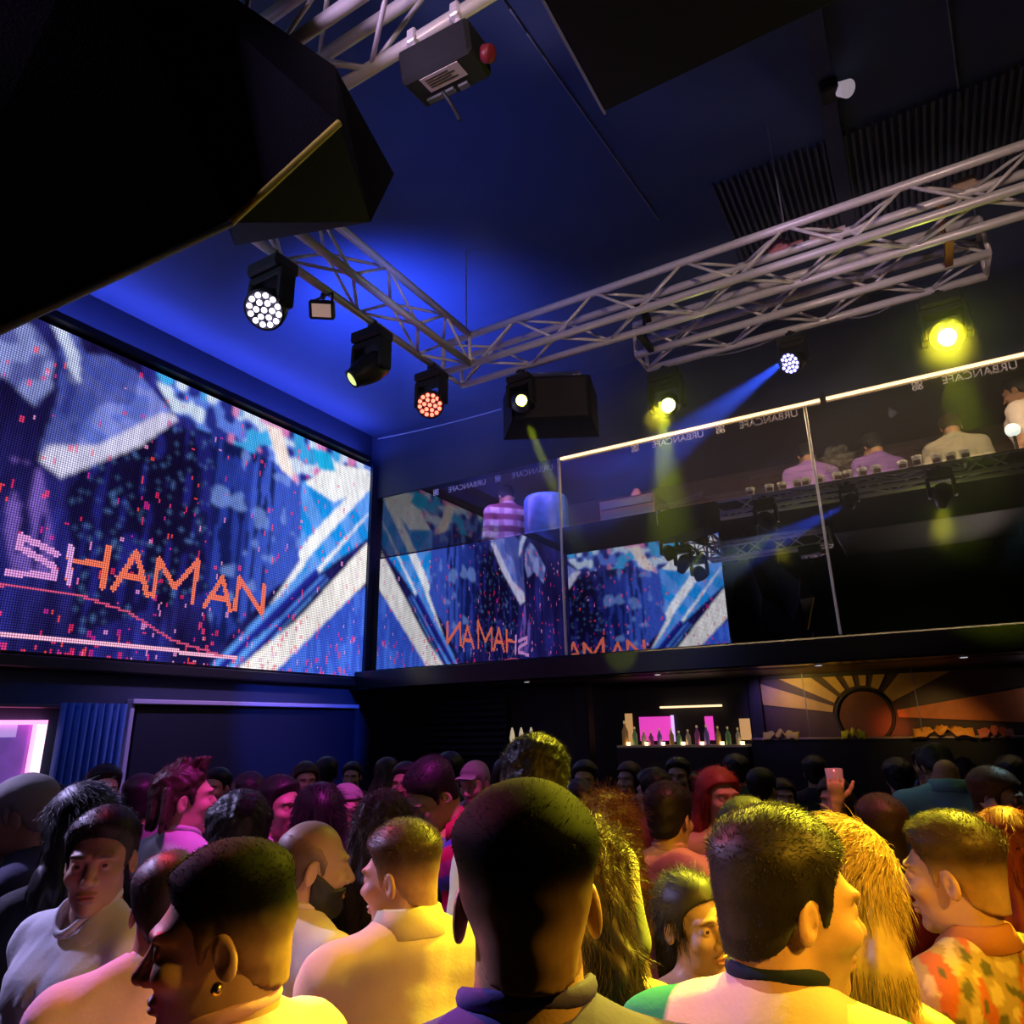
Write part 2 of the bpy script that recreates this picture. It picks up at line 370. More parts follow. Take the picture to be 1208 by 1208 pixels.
    put(pmask(A, B, [(5.15,4.5),(5.53,4.86),(6.2,4.98),(5.95,4.6),(5.6,4.4)]), (235, 236, 240))
    put(pmask(A, B, [(5.2,4.95),(5.5,4.98),(5.6,4.78),(5.35,4.72)]), (30, 170, 225))
    lo = pmask(A, B, [(6.2,3.5),(6.2,2.4),(4.6,2.4),(5.2,2.9)]); put(lo, (70, 110, 222)); put(lo*(n2 > .5), (44, 70, 190), .7)
    st = pmask(A, B, [(4.2,2.45),(4.6,2.45),(5.6,3.5),(5.3,3.6)]); put(st*(vnoise(A-B*1.0, B*0, 12, 1, 11) > .45), (34, 40, 150)); put(st*(vnoise(A-B*1.0, B*.3, 16, 2, 12) > .66), (90, 150, 240))
    put(pmask(A, B, [(6.2,4.05),(6.2,3.55),(4.95,2.45),(4.50,2.45),(5.2,3.0)]), (240, 234, 232))
    soft = vnoise(A, B, 30, 5, 31)*.5+vnoise(A, B, 70, 70, 32)*.5; C *= (.62+.76*soft)[...,None]
    for _ in range(2):
        Q = np.pad(C, ((1,1),(1,1),(0,0)), 'edge'); C = (Q[1:-1,1:-1]*2+Q[:-2,1:-1]+Q[2:,1:-1]+Q[1:-1,:-2]+Q[1:-1,2:])/6
    C *= (.85+.3*vnoise(A, B, 1.3, 1.6, 33))[...,None]
    # sparkle
    r = np.random.default_rng(21)
    for k in range(520):
        a, b = r.uniform(.9, 6.15), 2.45+2.5*r.random()**2.1; w, h = r.uniform(.008, .017), r.uniform(.010, .032)
        c = [(225, 40, 90), (240, 60, 110), (200, 40, 140), (235, 150, 210), (250, 70, 60)][r.integers(5)]
        i0 = int((a-w-AR0)/PIT); i1 = max(i0+1, int((a+w-AR0)/PIT)); j0 = int((b-h-BR0)/PIT); j1 = max(j0+1, int((b+h-BR0)/PIT))
        i0 = max(i0, 0); j0 = max(j0, 0); C[i0:i1, j0:j1] = C[i0:i1, j0:j1]*.45+S(c)*.55
    # the word and its lines
    G = [(2.73,3.20),(2.47,3.28),(2.46,3.20),(2.72,3.10),(2.74,3.02),(2.42,3.00)]
    strokes = [[(2.82,3.28),(2.85,3.0)], [(3.11,3.33),(3.11,3.0)], [(2.86,3.17),(3.12,3.18)], [(3.2,3.0),(3.35,3.34),(3.5,2.99)], [(3.26,3.13),(3.43,3.13)],
               [(3.55,2.99),(3.56,3.32),(3.74,3.1),(3.94,3.38),(3.93,2.99)], [(4.06,2.98),(4.22,3.27),(4.34,2.97)], [(4.11,3.07),(4.3,3.07)], [(4.39,2.99),(4.41,3.3),(4.71,2.99),(4.71,3.28)]]
    for st_ in strokes: put(sdist(A, B, st_) < .024, (236, 112, 84), .92)
    put(sdist(A, B, G) < .026, (205, 140, 205), .95)
    put(sdist(A, B, strokes[0]) < .022, (200, 150, 215), .9)
    put(sdist(A, B, [(1.0,2.545),(2.51,2.55),(3.15,2.56),(4.45,2.54)]) < .018, (236, 170, 200), .95)
    put((sdist(A, B, [(2.2,2.9),(2.94,2.91),(3.36,2.83),(3.78,2.64),(4.29,2.55)]) < .012), (210, 80, 120), .75)
    return C
AR0, BR0, PIT = .8, 2.45, .018
def led_mat():
    m = bpy.data.materials.new('led_pixels'); t, N, L = nt(m)
    o = N.new('ShaderNodeOutputMaterial'); e = N.new('ShaderNodeEmission'); a = N.new('ShaderNodeAttribute'); a.attribute_name = 'Col'
    tc = N.new('ShaderNodeTexCoord'); sp = N.new('ShaderNodeSeparateXYZ'); L.new(tc.outputs['Object'], sp.inputs[0]); outs = []
    for k, ph in ((0, 0), (2, 0)):
        mu = N.new('ShaderNodeMath'); mu.operation = 'MULTIPLY'; mu.inputs[1].default_value = math.pi/PIT; L.new(sp.outputs[k], mu.inputs[0])
        si = N.new('ShaderNodeMath'); si.operation = 'SINE'; L.new(mu.outputs[0], si.inputs[0]); ab = N.new('ShaderNodeMath'); ab.operation = 'ABSOLUTE'; L.new(si.outputs[0], ab.inputs[0]); outs.append(ab)
    pr = N.new('ShaderNodeMath'); pr.operation = 'MULTIPLY'; L.new(outs[0].outputs[0], pr.inputs[0]); L.new(outs[1].outputs[0], pr.inputs[1])
    ma = N.new('ShaderNodeMath'); ma.operation = 'MULTIPLY_ADD'; ma.inputs[1].default_value = 1.75; ma.inputs[2].default_value = .18; L.new(pr.outputs[0], ma.inputs[0])
    mm = N.new('ShaderNodeMath'); mm.operation = 'MULTIPLY'; mm.inputs[1].default_value = LED_STRENGTH; L.new(ma.outputs[0], mm.inputs[0])
    L.new(a.outputs['Color'], e.inputs[0]); L.new(mm.outputs[0], e.inputs[1]); L.new(e.outputs[0], o.inputs[0]); return m
LED_STRENGTH = 1.15
LEDM = led_mat()
def video_wall(name, label, a0, a1, flip, loc, rotz):
    na, nb = int((a1-a0)/PIT), int((5.03-BR0)/PIT)
    A, B = np.meshgrid(a0+(np.arange(na)+.5)*PIT, BR0+(np.arange(nb)+.5)*PIT, indexing='ij')
    C = picture(A, B)
    xs = np.arange(na+1)*PIT; zs = np.arange(nb+1)*PIT
    V = np.zeros((na+1, nb+1, 3)); V[...,0] = (xs if not flip else (na*PIT-xs))[:,None]; V[...,2] = zs[None,:]
    idx = np.arange((na+1)*(nb+1)).reshape(na+1, nb+1)
    Q = np.stack([idx[:-1,:-1], idx[1:,:-1], idx[1:,1:], idx[:-1,1:]], -1).reshape(-1, 4)
    if flip: Q = Q[:, ::-1]
    root = thing(name, label, 'led screen', loc, rotz)
    me = mesh_np('display', V.reshape(-1,3), Q); ca = me.color_attributes.new('Col', 'FLOAT_COLOR', 'CORNER')
    cc = np.ones((len(Q)*4, 4), np.float32); cc[:, :3] = np.repeat(C.reshape(-1,3), 4, 0); ca.data.foreach_set('color', cc.ravel())
    me.materials.append(LEDM); o = bpy.data.objects.new('display', me); COL.objects.link(o); o.parent = root
    Lx = na*PIT; H = nb*PIT
    MB().box((-.01, .004, -.01), (Lx+.01, .07, H+.01)).build('cabinet', BLACKP, root)
    return root
def mesh_np(name, V, Q, smooth=False):
    me = bpy.data.meshes.new(name); V = np.asarray(V, np.float32); Q = np.asarray(Q, np.int32)
    me.vertices.add(len(V)); me.vertices.foreach_set('co', V.ravel()); n = Q.shape[1]
    me.loops.add(Q.size); me.loops.foreach_set('vertex_index', Q.ravel()); me.polygons.add(len(Q))
    me.polygons.foreach_set('loop_start', np.arange(0, Q.size, n, dtype=np.int32)); me.polygons.foreach_set('loop_total', np.full(len(Q), n, np.int32))
    if smooth: me.polygons.foreach_set('use_smooth', np.ones(len(Q), bool))
    me.update(calc_edges=True); return me
# left wall: local x runs along +Y; display faces +X
video_wall('video_wall', 'large led video wall on the left wall showing a face, blue stripes and orange SHAMAN letters', .8, 6.2, False, (WX+.08, .8, BR0), rad(90))
# return wall beside the camera (outside the frame): seen only in the balcony mirrors
video_wall('video_wall', 'led video wall facing the balcony, seen only mirrored in the middle parapet panel', 3.3, 6.2, True, (-2.72, .78, BR0), rad(180))
# ------------------------------------------------------------------ trusses
def truss(name, label, a, b, w=.24, step=.30, side=None, ends=True):
    """box truss from a to b (centre line), four chords and diagonal braces, each its own piece"""
    a = np.array(a, float); b = np.array(b, float); L = np.linalg.norm(b-a); d = (b-a)/L
    z = np.array((0, 0, 1.)); u = np.cross(z, d)
    t = thing(name, label, 'truss', tuple(a), math.atan2(-d[0], d[1]))      # local +Y runs along the truss
    h = w/2
    for sx in (-1, 1):
        for sz in (-1, 1):
            MB().cyl((sx*h, 0, sz*h), (sx*h, L, sz*h), .026, n=12).build('chord', ALU, t, True)
    n = max(1, int(round(L/step))); st = L/n
    protos = {}
    for face in range(4):
        for k in range(n):
            flip = (k+face) % 2
            y0, y1 = k*st, (k+1)*st
            if flip: y0, y1 = y1, y0
            p, q = {0: ((-h, -h), (h, -h)), 1: ((h, -h), (h, h)), 2: ((h, h), (-h, h)), 3: ((-h, h), (-h, -h))}[face]
            key = (face, flip)
            if key not in protos:
                protos[key] = MB().cyl((p[0], (0 if not flip else st), p[1]), (q[0], (st if not flip else 0), q[1]), .0100, n=8).build('brace', ALU, t, True)
                protos[key].location = (0, k*st, 0)
            else:
                c = protos[key].copy(); COL.objects.link(c); c.parent = t; c.location = (0, k*st, 0)
    if ends:
        for y in (.0, L):
            m = MB()
            for p, q in (((-h,-h),(h,-h)), ((h,-h),(h,h)), ((h,h),(-h,h)), ((-h,h),(-h,-h))): m.cyl((p[0], y, p[1]), (q[0], y, q[1]), .014, n=8)
            m.build('end_frame', ALU, t, True)
    return t
TZ = 4.51; TX = -2.62; TYB = 3.89; TYN = 1.46
truss('lighting_truss', 'aluminium box truss leg running along the big video wall, three moving lights under it', (TX, TYN+.15, TZ), (TX, TYB-.13, TZ))
truss('lighting_truss', 'long aluminium box truss crossing the room from the far corner to the right edge', (TX-.12, TYB, TZ), (3.4, TYB, TZ))
truss('lighting_truss', 'short aluminium box truss hung just behind the long one, carrying the bright green lamps', (-1.42, 4.40, TZ-.01), (.70, 4.40, TZ-.01))
truss('lighting_truss', 'nearest aluminium box truss cut by the top edge of the picture', (TX-.12, TYN, TZ), (-.92, TYN, TZ))
# clamps that join the short truss to the long one
for x, lab in ((-1.30, 'dark coupler joining the two trusses at the left end of the short truss'), (.50, 'rusty orange coupler joining the two trusses at the right end of the short truss')):
    t = thing('truss_coupler', lab, 'coupler', (x, 4.15, TZ), 0, 'truss couplers')
    mm = BLACKP if x < 0 else mat('rusty_coupler', (.5, .22, .08), .5, .5)
    MB().box((-.02, -.14, .09), (.02, .14, .13)).build('plate', mm, t); MB().box((-.02, -.14, -.15), (.02, .14, -.11)).build('plate', mm, t)
    MB().cyl((0, 0, -.13), (0, 0, .11), .012).build('bolt', mm, t)
for x, y, lab in ((-2.62, 2.4, 'steel hanger rod above the truss leg'), (-2.62, 3.89, 'steel hanger rod above the truss corner'), (-.3, 3.89, 'steel hanger rod above the middle of the long truss'), (1.6, 3.89, 'steel hanger rod at the right end of the long truss'), (-.9, 1.46, 'steel hanger rod above the nearest truss')):
    tag(MB().cyl((x, y, TZ+.12), (x, y, CZ), .006, n=6).build('hanger_rod', STEEL), lab, 'hanger rod', 'truss hangers')
# small junction boxes clamped on the top chord
for x, c, lab in ((-.36, (.6, .22, .28), 'pink junction box on top of the long truss, left of the cable joint'), (-.12, (.66, .45, .46), 'pale pink connector box on top of the long truss'), (.62, (.62, .42, .30), 'beige connector on the long truss near the right edge')):
    tag(MB().bbox((x-.06, TYB+.08, TZ+.125), (x+.06, TYB+.16, TZ+.20), .01).cyl((x+.06, TYB+.12, TZ+.15), (x+.14, TYB+.12, TZ+.15), .018).build('connector_box', mat('plastic_%d' % int(c[0]*100+c[2]*1000), c, .4)), lab, 'connector')
# cables
def cable(name, pts, r, m, label, sag=0, n=14):
    p = []
    for a, b in zip(pts[:-1], pts[1:]):
        for i in range(n):
            t = i/n; q = np.array(a)*(1-t)+np.array(b)*t; q[2] -= sag*4*t*(1-t); p.append(q)
    p.append(np.array(pts[-1])); return tag(MB().tube(p, r, 6).build(name, m, None, True), label, 'cable')
CABM = mat('grey_cable', (.20, .20, .24), .5)
cable('ceiling_cable', [(-1.35, 2.05, 5.49), (-1.18, 4.35, 5.49)], .006, CABM, 'thin grey cable across the ceiling left of the hanging cabinet')
cable('ceiling_cable', [(.62, 2.9, 5.49), (.92, 5.9, 5.49)], .007, CABM, 'thin cable across the ceiling at the right above the truss')
cable('wall_cable', [(-5.6, 6.29, 5.44), (-3.75, 6.29, 5.38)], .007, mat('pale_cable', (.5, .5, .55), .5), 'thin pale cable along the top of the blue back wall', .02)
cable('hanging_cable', [(-.1, 4.52, 4.37), (.25, 4.53, 4.39)], .005, CABM, 'loose cable sagging under the short truss', .05)
cable('hanging_cable', [(-1.0, 4.54, 4.37), (-.45, 4.54, 4.38)], .005, CABM, 'longer cable sagging under the left half of the short truss', .04)

# ------------------------------------------------------------------ moving lights
def lens_emit(name, c, e): return mat(name, c, .2, emit=c, es=e)
def orient(v):
    """matrix whose -Z looks along v"""
    return np.array(Vector(v).to_track_quat('-Z', 'Y').to_matrix())
def moving_head(label, loc, aim, lens, group, kind='wash', s=1., yaw=0.):
    """hangs below loc (a truss chord); head looks along aim"""
    t = thing('moving_head_light', label, 'stage light', loc, 0, group)
    MB().cyl((0, 0, .0), (0, 0, -.05), .022).box((-.03, -.012, -.03), (.03, .012, .03)).build('clamp', BLACKP, t)
    Ry = rotm('Z', yaw)
    MB().bbox((-.12*s, -.08*s, -.13*s), (.12*s, .08*s, -.05), .015, 0, Ry).build('base', BLACKP, t)
    y = MB()
    for sx in (-1, 1): y.bbox((sx*.115*s-.018*s, -.05*s, -.34*s), (sx*.115*s+.018*s, .05*s, -.15*s), .008, 0, Ry)
    y.bbox((-.13*s, -.05*s, -.17*s), (.13*s, .05*s, -.125*s), .008, 0, Ry); y.build('yoke', BLACKP, t)
    c = np.array((0, 0, -.31*s)); R = orient(aim)
    if kind == 'wash':
        prof = [(.001, .10), (.06, .10), (.085, .06), (.10, .0), (.108, -.05), (.108, -.075), (.098, -.078), (.096, -.07), (.001, -.07)]
    else:
        prof = [(.001, .12), (.05, .12), (.085, .08), (.095, .0), (.08, -.08), (.062, -.13), (.062, -.15), (.05, -.15), (.048, -.14), (.001, -.14)]
    h = MB().lathe([(r*s, z*s) for r, z in prof], 28, c, R).build('head', BLACKP, t, True)
    if kind == 'wash':
        for ring, (rr, k) in enumerate(((0, 1), (.042, 6), (.078, 12))):
            for i in range(k):
                a = 2*math.pi*i/k+ring*.2; p = c+R @ np.array((rr*s*math.cos(a), rr*s*math.sin(a), -.074*s))
                MB().lathe([(.0155*s, .003*s), (.0145*s, -.004*s), (.009*s, -.007*s), (.0003, -.008*s)], 10, p, R).build('lens', lens, h, True)
        MB().torus(c+R @ np.array((0, 0, -.073*s)), .1*s, .006*s, 28, 6, 0, R).build('rim', BLACKP, h, True)
    else:
        p = c+R @ np.array((0, 0, -.142*s))
        MB().lathe([(.046*s, .0), (.04*s, -.008*s), (.02*s, -.014*s), (.0005, -.016*s)], 20, p, R).build('lens', lens, h, True)
    return t, Vector(tuple(np.array(loc)+c+R @ np.array((0, 0, -.16*s))))
CH = TZ-.12-.022
G1 = 'moving lights under the truss leg'; G2 = 'moving lights on the far trusses'
moving_head('round moving light with white-violet led lenses, first from the black loudspeakers', (TX-.12, 2.17, CH), (.25, -.62, -.72), lens_emit('lens_white', (.80, .72, 1.0), 3.2), G1, 'wash', 1.02)
moving_head('unlit black moving spot with a small yellow-green lens, in the middle of the truss leg', (TX-.12, 2.98, CH), (-.50, -.55, -.62), lens_emit('lens_pale', (.7, .8, .25), 1.2), G1, 'spot', 1.0)
moving_head('round moving light glowing red and orange near the truss corner', (TX-.12, 3.62, CH), (.35, -.65, -.62), lens_emit('lens_red', (1.0, .13, .085), 4.5), G1, 'wash', .92)
moving_head('dark moving spot with a small yellow light in front of the hanging loudspeaker', (-2.22, TYB+.12, CH), (.42, -.72, -.32), lens_emit('lens_y1', (1., .9, .12), 22), G2, 'spot', .82)
moving_head('moving spot glowing yellow-green at the left end of the short truss', (-1.30, 4.52, CH), (.30, -.85, -.45), lens_emit('lens_y2', (.92, 1., .22), 40), G2, 'spot', 1.)
moving_head('small round moving light with blue and white led lenses below the short truss', (-.42, 4.52, CH), (-.55, -.75, -.55), lens_emit('lens_blue', (.42, .40, 1.), 3.6), G2, 'wash', .72)
moving_head('brightest moving spot glowing yellow-green at the right end of the short truss', (.44, 4.52, CH), (-.10, -.86, -.48), lens_emit('lens_y3', (.92, 1., .25), 55), G2, 'spot', 1.)
# flood light
t = thing('flood_light', 'small square flood light with a pinkish face beside the truss leg', 'flood light', (TX-.12, 2.56, CH), 0)
R = orient((.45, -.60, -.66)); c = np.array((-.02, 0, -.11))
MB().bbox((-.075, -.055, -.02), (.075, .055, .03), .01, 0, R, c).build('housing', BLACKP, t)
MB().box((-.055, -.038, -.024), (.055, .038, -.0195), 0, R, c).build('lens', mat('flood_lens', (.85, .6, .5), .3, emit=(1, .62, .5), es=.28), t)
MB().tube([(-.1, 0, -.11), (-.1, 0, -.02), (.06, 0, -.02), (.06, 0, -.11)], .007).cyl((-.02, 0, 0), (-.02, 0, -.03), .015).build('bracket', BLACKP, t)
# fixture on the nearest truss, seen from behind with its printed label
t = thing('stage_light', 'black stage light with a white printed label hanging from the nearest truss', 'stage light', (-1.20, TYN+.12, TZ-.12), 0)
R = rotm('Z', rad(3)) @ rotm('X', rad(14))
MB().bbox((-.16, -.05, -.19), (.15, .13, -.05), .015, 0, R).build('housing', BLACK, t)
MB().box((-.085, -.03, -.1925), (.08, .052, -.1895), 0, R).build('label', LABELP, t)
m = MB()
for i in range(4): m.box((-.07, -.015+i*.014, -.1935), (.03+.02*(i % 2), -.010+i*.014, -.1925), 0, R)
m.build('print', BLACK, t)
MB().box((-.12, .075, -.2), (.0, .10, -.185), 0, R).box((.02, .08, -.2), (.06, .105, -.185), 0, R).build('socket_panel', mat('grey_plastic', (.14, .14, .15), .5), t)
for x in (-.10, .10): MB().tube([(x, 0, -.055), (x, 0, .03)], .013).bbox((x-.02, -.035, -.035), (x+.02, .035, .03), .006).build('clamp', ALU, t)
MB().lathe([(.012, .02), (.032, .0), (.032, -.03), (.02, -.036), (.001, -.036)], 18, (.165, .08, -.15), rotm('Y', rad(-60))).build('knob', mat('red_knob', (.22, .02, .03), .4), t, True)
MB().tube([(-.04, .1, -.19), (-.02, .14, -.24), (.0, .16, -.30)], .008).build('plug', BLACK, t)
# white ceiling spot
t = thing('ceiling_spot', 'small white lamp in a dark holder on the ceiling joint', 'ceiling lamp', (.09, 3.72, CZ-.05), 0)
MB().bbox((-.07, -.06, -.09), (.03, .06, 0), .01).build('holder', BLACK, t)
MB().lathe([(.001, .05), (.035, .05), (.042, .0), (.05, -.05), (.042, -.055), (.001, -.045)], 20, (.045, 0, -.07), orient((.6, -.4, -.7))).build('lamp', mat('white_lamp', (.85, .78, .85), .4, emit=(1, .85, 1), es=.25), t, True)

# ------------------------------------------------------------------ loudspeakers and hanging cabinets
def hexa(name, label, cat, loc, top, bot, m, parts=None):
    t = thing(name, label, cat, loc); V = np.array(list(bot)+list(top), float)-np.array(loc)
    MB().add(V, [(0,3,2,1),(4,5,6,7),(0,1,5,4),(1,2,6,5),(2,3,7,6),(3,0,4,7)]).build('cabinet', m, t); return t
SPKM = mat('black_speaker_paint', (.007, .006, .010), .6, noise=.25, nscale=12, bump=.15, bscale=120, spec=.15)

t = hexa('loudspeaker', 'black trapezoid loudspeaker with a yellow-lit lower edge hanging at the upper left', 'loudspeaker', (-1.303, 1.224, 3.669), [(-2.065, 0.686, 4.614), (-2.392, 0.855, 5.09), (-1.425, 1.63, 3.858), (-1.425, 1.301, 4.057)], [(-1.477, 1.013, 3.219), (-1.648, 1.154, 3.309), (-1.459, 1.552, 3.599), (-1.303, 1.224, 3.669)], SPKM)
o_ = np.array((-1.303, 1.224, 3.669))
MB().cyl(np.array((-1.477, 1.013, 3.219))-o_, np.array((-1.303, 1.224, 3.669))-o_, .011).build('edge_gleam', mat('yellow_gleam_edge', (.75, .62, .12), .4, .2), t)  # yellow lamp gleam along the edge, put into the rod's colour
MB().cyl(np.array((-2.065, 0.686, 4.614))*.5+np.array((-1.425, 1.63, 3.858))*.5-o_, np.array((-2.065, 0.686, 4.614))*.5+np.array((-1.425, 1.63, 3.858))*.5-o_+np.array((0, 0, 5.5-(4.614+3.858)/2)), .01).build('hanger', STEEL, t)
t = hexa('loudspeaker', 'largest black loudspeaker cabinet filling the upper left corner', 'loudspeaker', (-1.421, 0.975, 3.164), [(-2.354, 0.408, 2.822), (-2.048, 1.228, 3.765), (-2.365, 0.71, 4.907), (-2.851, -0.055, 3.731)], [(-1.505, 0.386, 2.437), (-1.421, 0.975, 3.164), (-1.734, 0.634, 4.112), (-1.779, 0.055, 3.043)], SPKM)
o_ = np.array((-1.421, 0.975, 3.164))
MB().cyl(np.array((-1.505, 0.386, 2.437))-o_, np.array((-1.421, 0.975, 3.164))-o_, .009).build('edge_gleam', mat('grey_edge', (.22, .21, .26), .4, .3), t)  # rod added along the edge to stand for its blue rim light
p_ = np.array((-2.365, 0.71, 4.907))*.6+np.array((-1.779, 0.055, 3.043))*.4
MB().cyl(p_-o_, np.array((p_[0], p_[1], 5.5))-o_, .01).build('hanger', STEEL, t)

# ceiling cabinet at the top right
t = thing('hanging_cabinet', 'big black box hanging from the ceiling at the top of the picture', 'cabinet', (0, 0, CZ))
k = (4.36-1.85)/(4.2-1.85)
x0, y1 = -.745*k, 2.10*k
MB().bbox((x0, .55, 4.36-CZ), (x0+2.3, y1, 4.98-CZ), .012).build('body', SPKM, t)
for x in (x0+.3, x0+1.9): MB().cyl((x, 1.4, 4.97-CZ), (x, 1.4, 0), .012).build('rod', STEEL, t)
MB().cyl((x0, .56, 4.36-CZ), (x0, y1, 4.36-CZ), .006).build('edge_gleam', MATS['grey_edge'], t)  # rod added for the line of blue light on the left edge
# loudspeaker under the far truss
t = thing('loudspeaker', 'black wedge loudspeaker hung under the far truss beside the corner', 'loudspeaker', (-2.20, 4.45, 4.63), rad(28))
R = rotm('X', rad(-14))
MB().prism([(-.30, -.20, -.58), (.30, -.20, -.58), (.38, .16, -.58), (-.38, .16, -.58)], (0, 0, .36), 0).build('cabinet', SPKM, t)
MB().bbox((-.27, -.215, -.56), (.27, -.20, -.24), .005).build('grille', mat('speaker_grille', (.03, .022, .02), .55, bump=.6, bscale=500), t)
MB().cyl((-.2, 0, -.23), (-.2, 0, -.10), .015).cyl((.2, 0, -.23), (.2, 0, -.10), .015).box((-.25, -.02, -.11), (.25, .02, -.09)).build('bracket', ALU, t)

# ------------------------------------------------------------------ balcony cups
CUP = mat('white_paper_cup', (.85, .83, .76), .5); CUPL = mat('brown_cup_print', (.10, .05, .04), .5)
cup0 = None
xs = [-1.14, -.97, -.86, -.73, -.65, -.54, -.40, -.31, -.20, -.09, .11, .22, .36, .46, .56]
names = ['first cup on the left, beside the bald end of the row', 'second cup from the left', 'third cup from the left', 'fourth cup from the left', 'fifth cup from the left', 'cup just left of the steel post', 'cup just right of the steel post', 'eighth cup from the left', 'ninth cup from the left', 'tenth cup, right of the dark-haired man', 'cup after the wide gap', 'tallest cup, in the yellow-green beam', 'third cup from the right', 'second cup from the right', 'last at the right end']
for i, x in enumerate(xs):
    if cup0 is None:
        cup0 = thing('paper_cup', '', 'cup', (x, DY+.115, 3.85), 0, 'white cups along the balcony counter')
        MB().lathe([(.001, 0), (.030, 0), (.040, .085), (.040, .09), (.036, .09), (.029, .006), (.001, .006)], 18).build('cup', CUP, cup0, True)
        MB().box((-.026, -.0385, .022), (.026, -.030, .056)).build('print', CUPL, cup0); c = cup0
    else:
        c = copy_tree(cup0); c.location = (x, DY+.115, 3.85); c.rotation_euler.z = rng.uniform(-.4, .4)
    if i == 11: c.scale = (1, 1, 1.25)
    c['label'] = 'white printed paper cup on the balcony counter, '+(names[i] if i else 'leftmost of the row')
t = thing('monitor_lamp', 'small white lamp glowing at the right end of the balcony counter', 'lamp', (.93, DY+.3, 3.85))
MB().cyl((0, 0, 0), (0, 0, .22), .012).build('stand', BLACK, t); MB().lathe([(.001, .05), (.04, .04), (.055, 0), (.05, -.03), (.001, -.02)], 16, (0, 0, .25), orient((-.2, -.8, -.1))).build('lamp_head', mat('white_glow', (.9, .95, .9), .4, emit=(.9, 1, .9), es=1.3), t, True)
# things standing on the balcony behind the counter
t = thing('blue_cooler', 'blue patterned drum standing beside the plaid-shirted man', 'drum', (-3.55, 6.95, 2.74))
MB().lathe([(.001, 0), (.24, 0), (.26, .04), (.26, 1.66), (.24, 1.70), (.001, 1.70)], 24).build('body', mat('blue_marbled', (.05, .16, .50), .4, noise=.9, nscale=14), t, True)
t = thing('equipment_rack', 'dark equipment rack with a violet side behind the left steel post', 'rack', (-2.6, 7.25, 2.74))
MB().bbox((-.30, -.25, 0), (.35, .25, 1.55), .01).build('cabinet', mat('violet_dark', (.10, .05, .16), .5), t)
m = MB()
for z in (1.08, 1.2, 1.32, 1.44): m.box((-.27, -.262, z), (.32, -.25, z+.07))
m.build('drawer_front', mat('blue_panel', (.06, .08, .25), .4), t)
MB().lathe([(.001, 0), (.05, 0), (.06, .06), (.03, .12), (.001, .12)], 14, (.1, -.1, 1.55)).build('knob', mat('pink_knob', (.6, .25, .4), .4), t, True)

# ------------------------------------------------------------------ under the balcony: bar and mural
t = thing('bar_display', 'lit back-bar display with a pink panel and bottles under the balcony', 'bar display', (-2.25, 7.22, 0))
WOOD = mat('dark_bar_wood', (.05, .03, .02), .4, noise=.3, nscale=12)
MB().box((-.66, -.10, 0), (.66, .16, 1.64)).build('base_cabinet', WOOD, t)
MB().box((-.66, -.10, 1.64), (.66, .16, 1.66)).build('shelf', mat('lit_shelf', (.5, .4, .3), .4, emit=(1, .7, .4), es=.03), t)
MB().box((-.66, .14, 1.66), (.66, .17, 2.22)).build('back_panel', BLACK, t)
MB().box((-.64, .125, 1.66), (-.56, .139, 1.98)).build('side_panel', mat('amber_panel', (.6, .35, .12), .5, emit=(1, .55, .2), es=.45), t)
MB().box((-.48, .12, 1.70), (-.12, .139, 1.94)).build('glow_panel', mat('pink_panel', (.8, .1, .6), .5, emit=(.85, .06, .55), es=.85, noise=.5, nscale=24), t)
MB().box((-.13, .11, 1.69), (-.105, .139, 1.95)).build('glow_edge', mat('violet_edge', (.7, .5, 1), .5, emit=(.75, .5, 1), es=1.0), t)
MB().box((.22, .12, 1.70), (.30, .139, 1.93)).build('glow_panel', MATS['pink_panel'], t)
MB().box((.56, .12, 1.70), (.66, .139, 1.90)).build('side_panel', MATS['amber_panel'], t)
MB().bbox((-.22, .05, 2.02), (.42, .09, 2.04), .005).build('light_bar', mat('warm_bar', (1, .8, .5), .4, emit=(1, .68, .38), es=1.5), t)
bt = None
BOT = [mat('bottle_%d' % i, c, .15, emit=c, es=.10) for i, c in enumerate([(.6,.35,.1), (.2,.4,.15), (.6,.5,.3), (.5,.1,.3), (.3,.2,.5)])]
desc = ['amber', 'green', 'pale', 'rose', 'violet']
where = ['at the left end', 'left of the pink panel', 'under the left edge of the pink panel', 'under the pink panel', 'at the right edge of the pink panel', 'left of the middle', 'in the middle', 'right of the middle', 'beside the small pink panel', 'right of the small pink panel', 'before the dark pillar', 'after the dark pillar', 'at the right end']
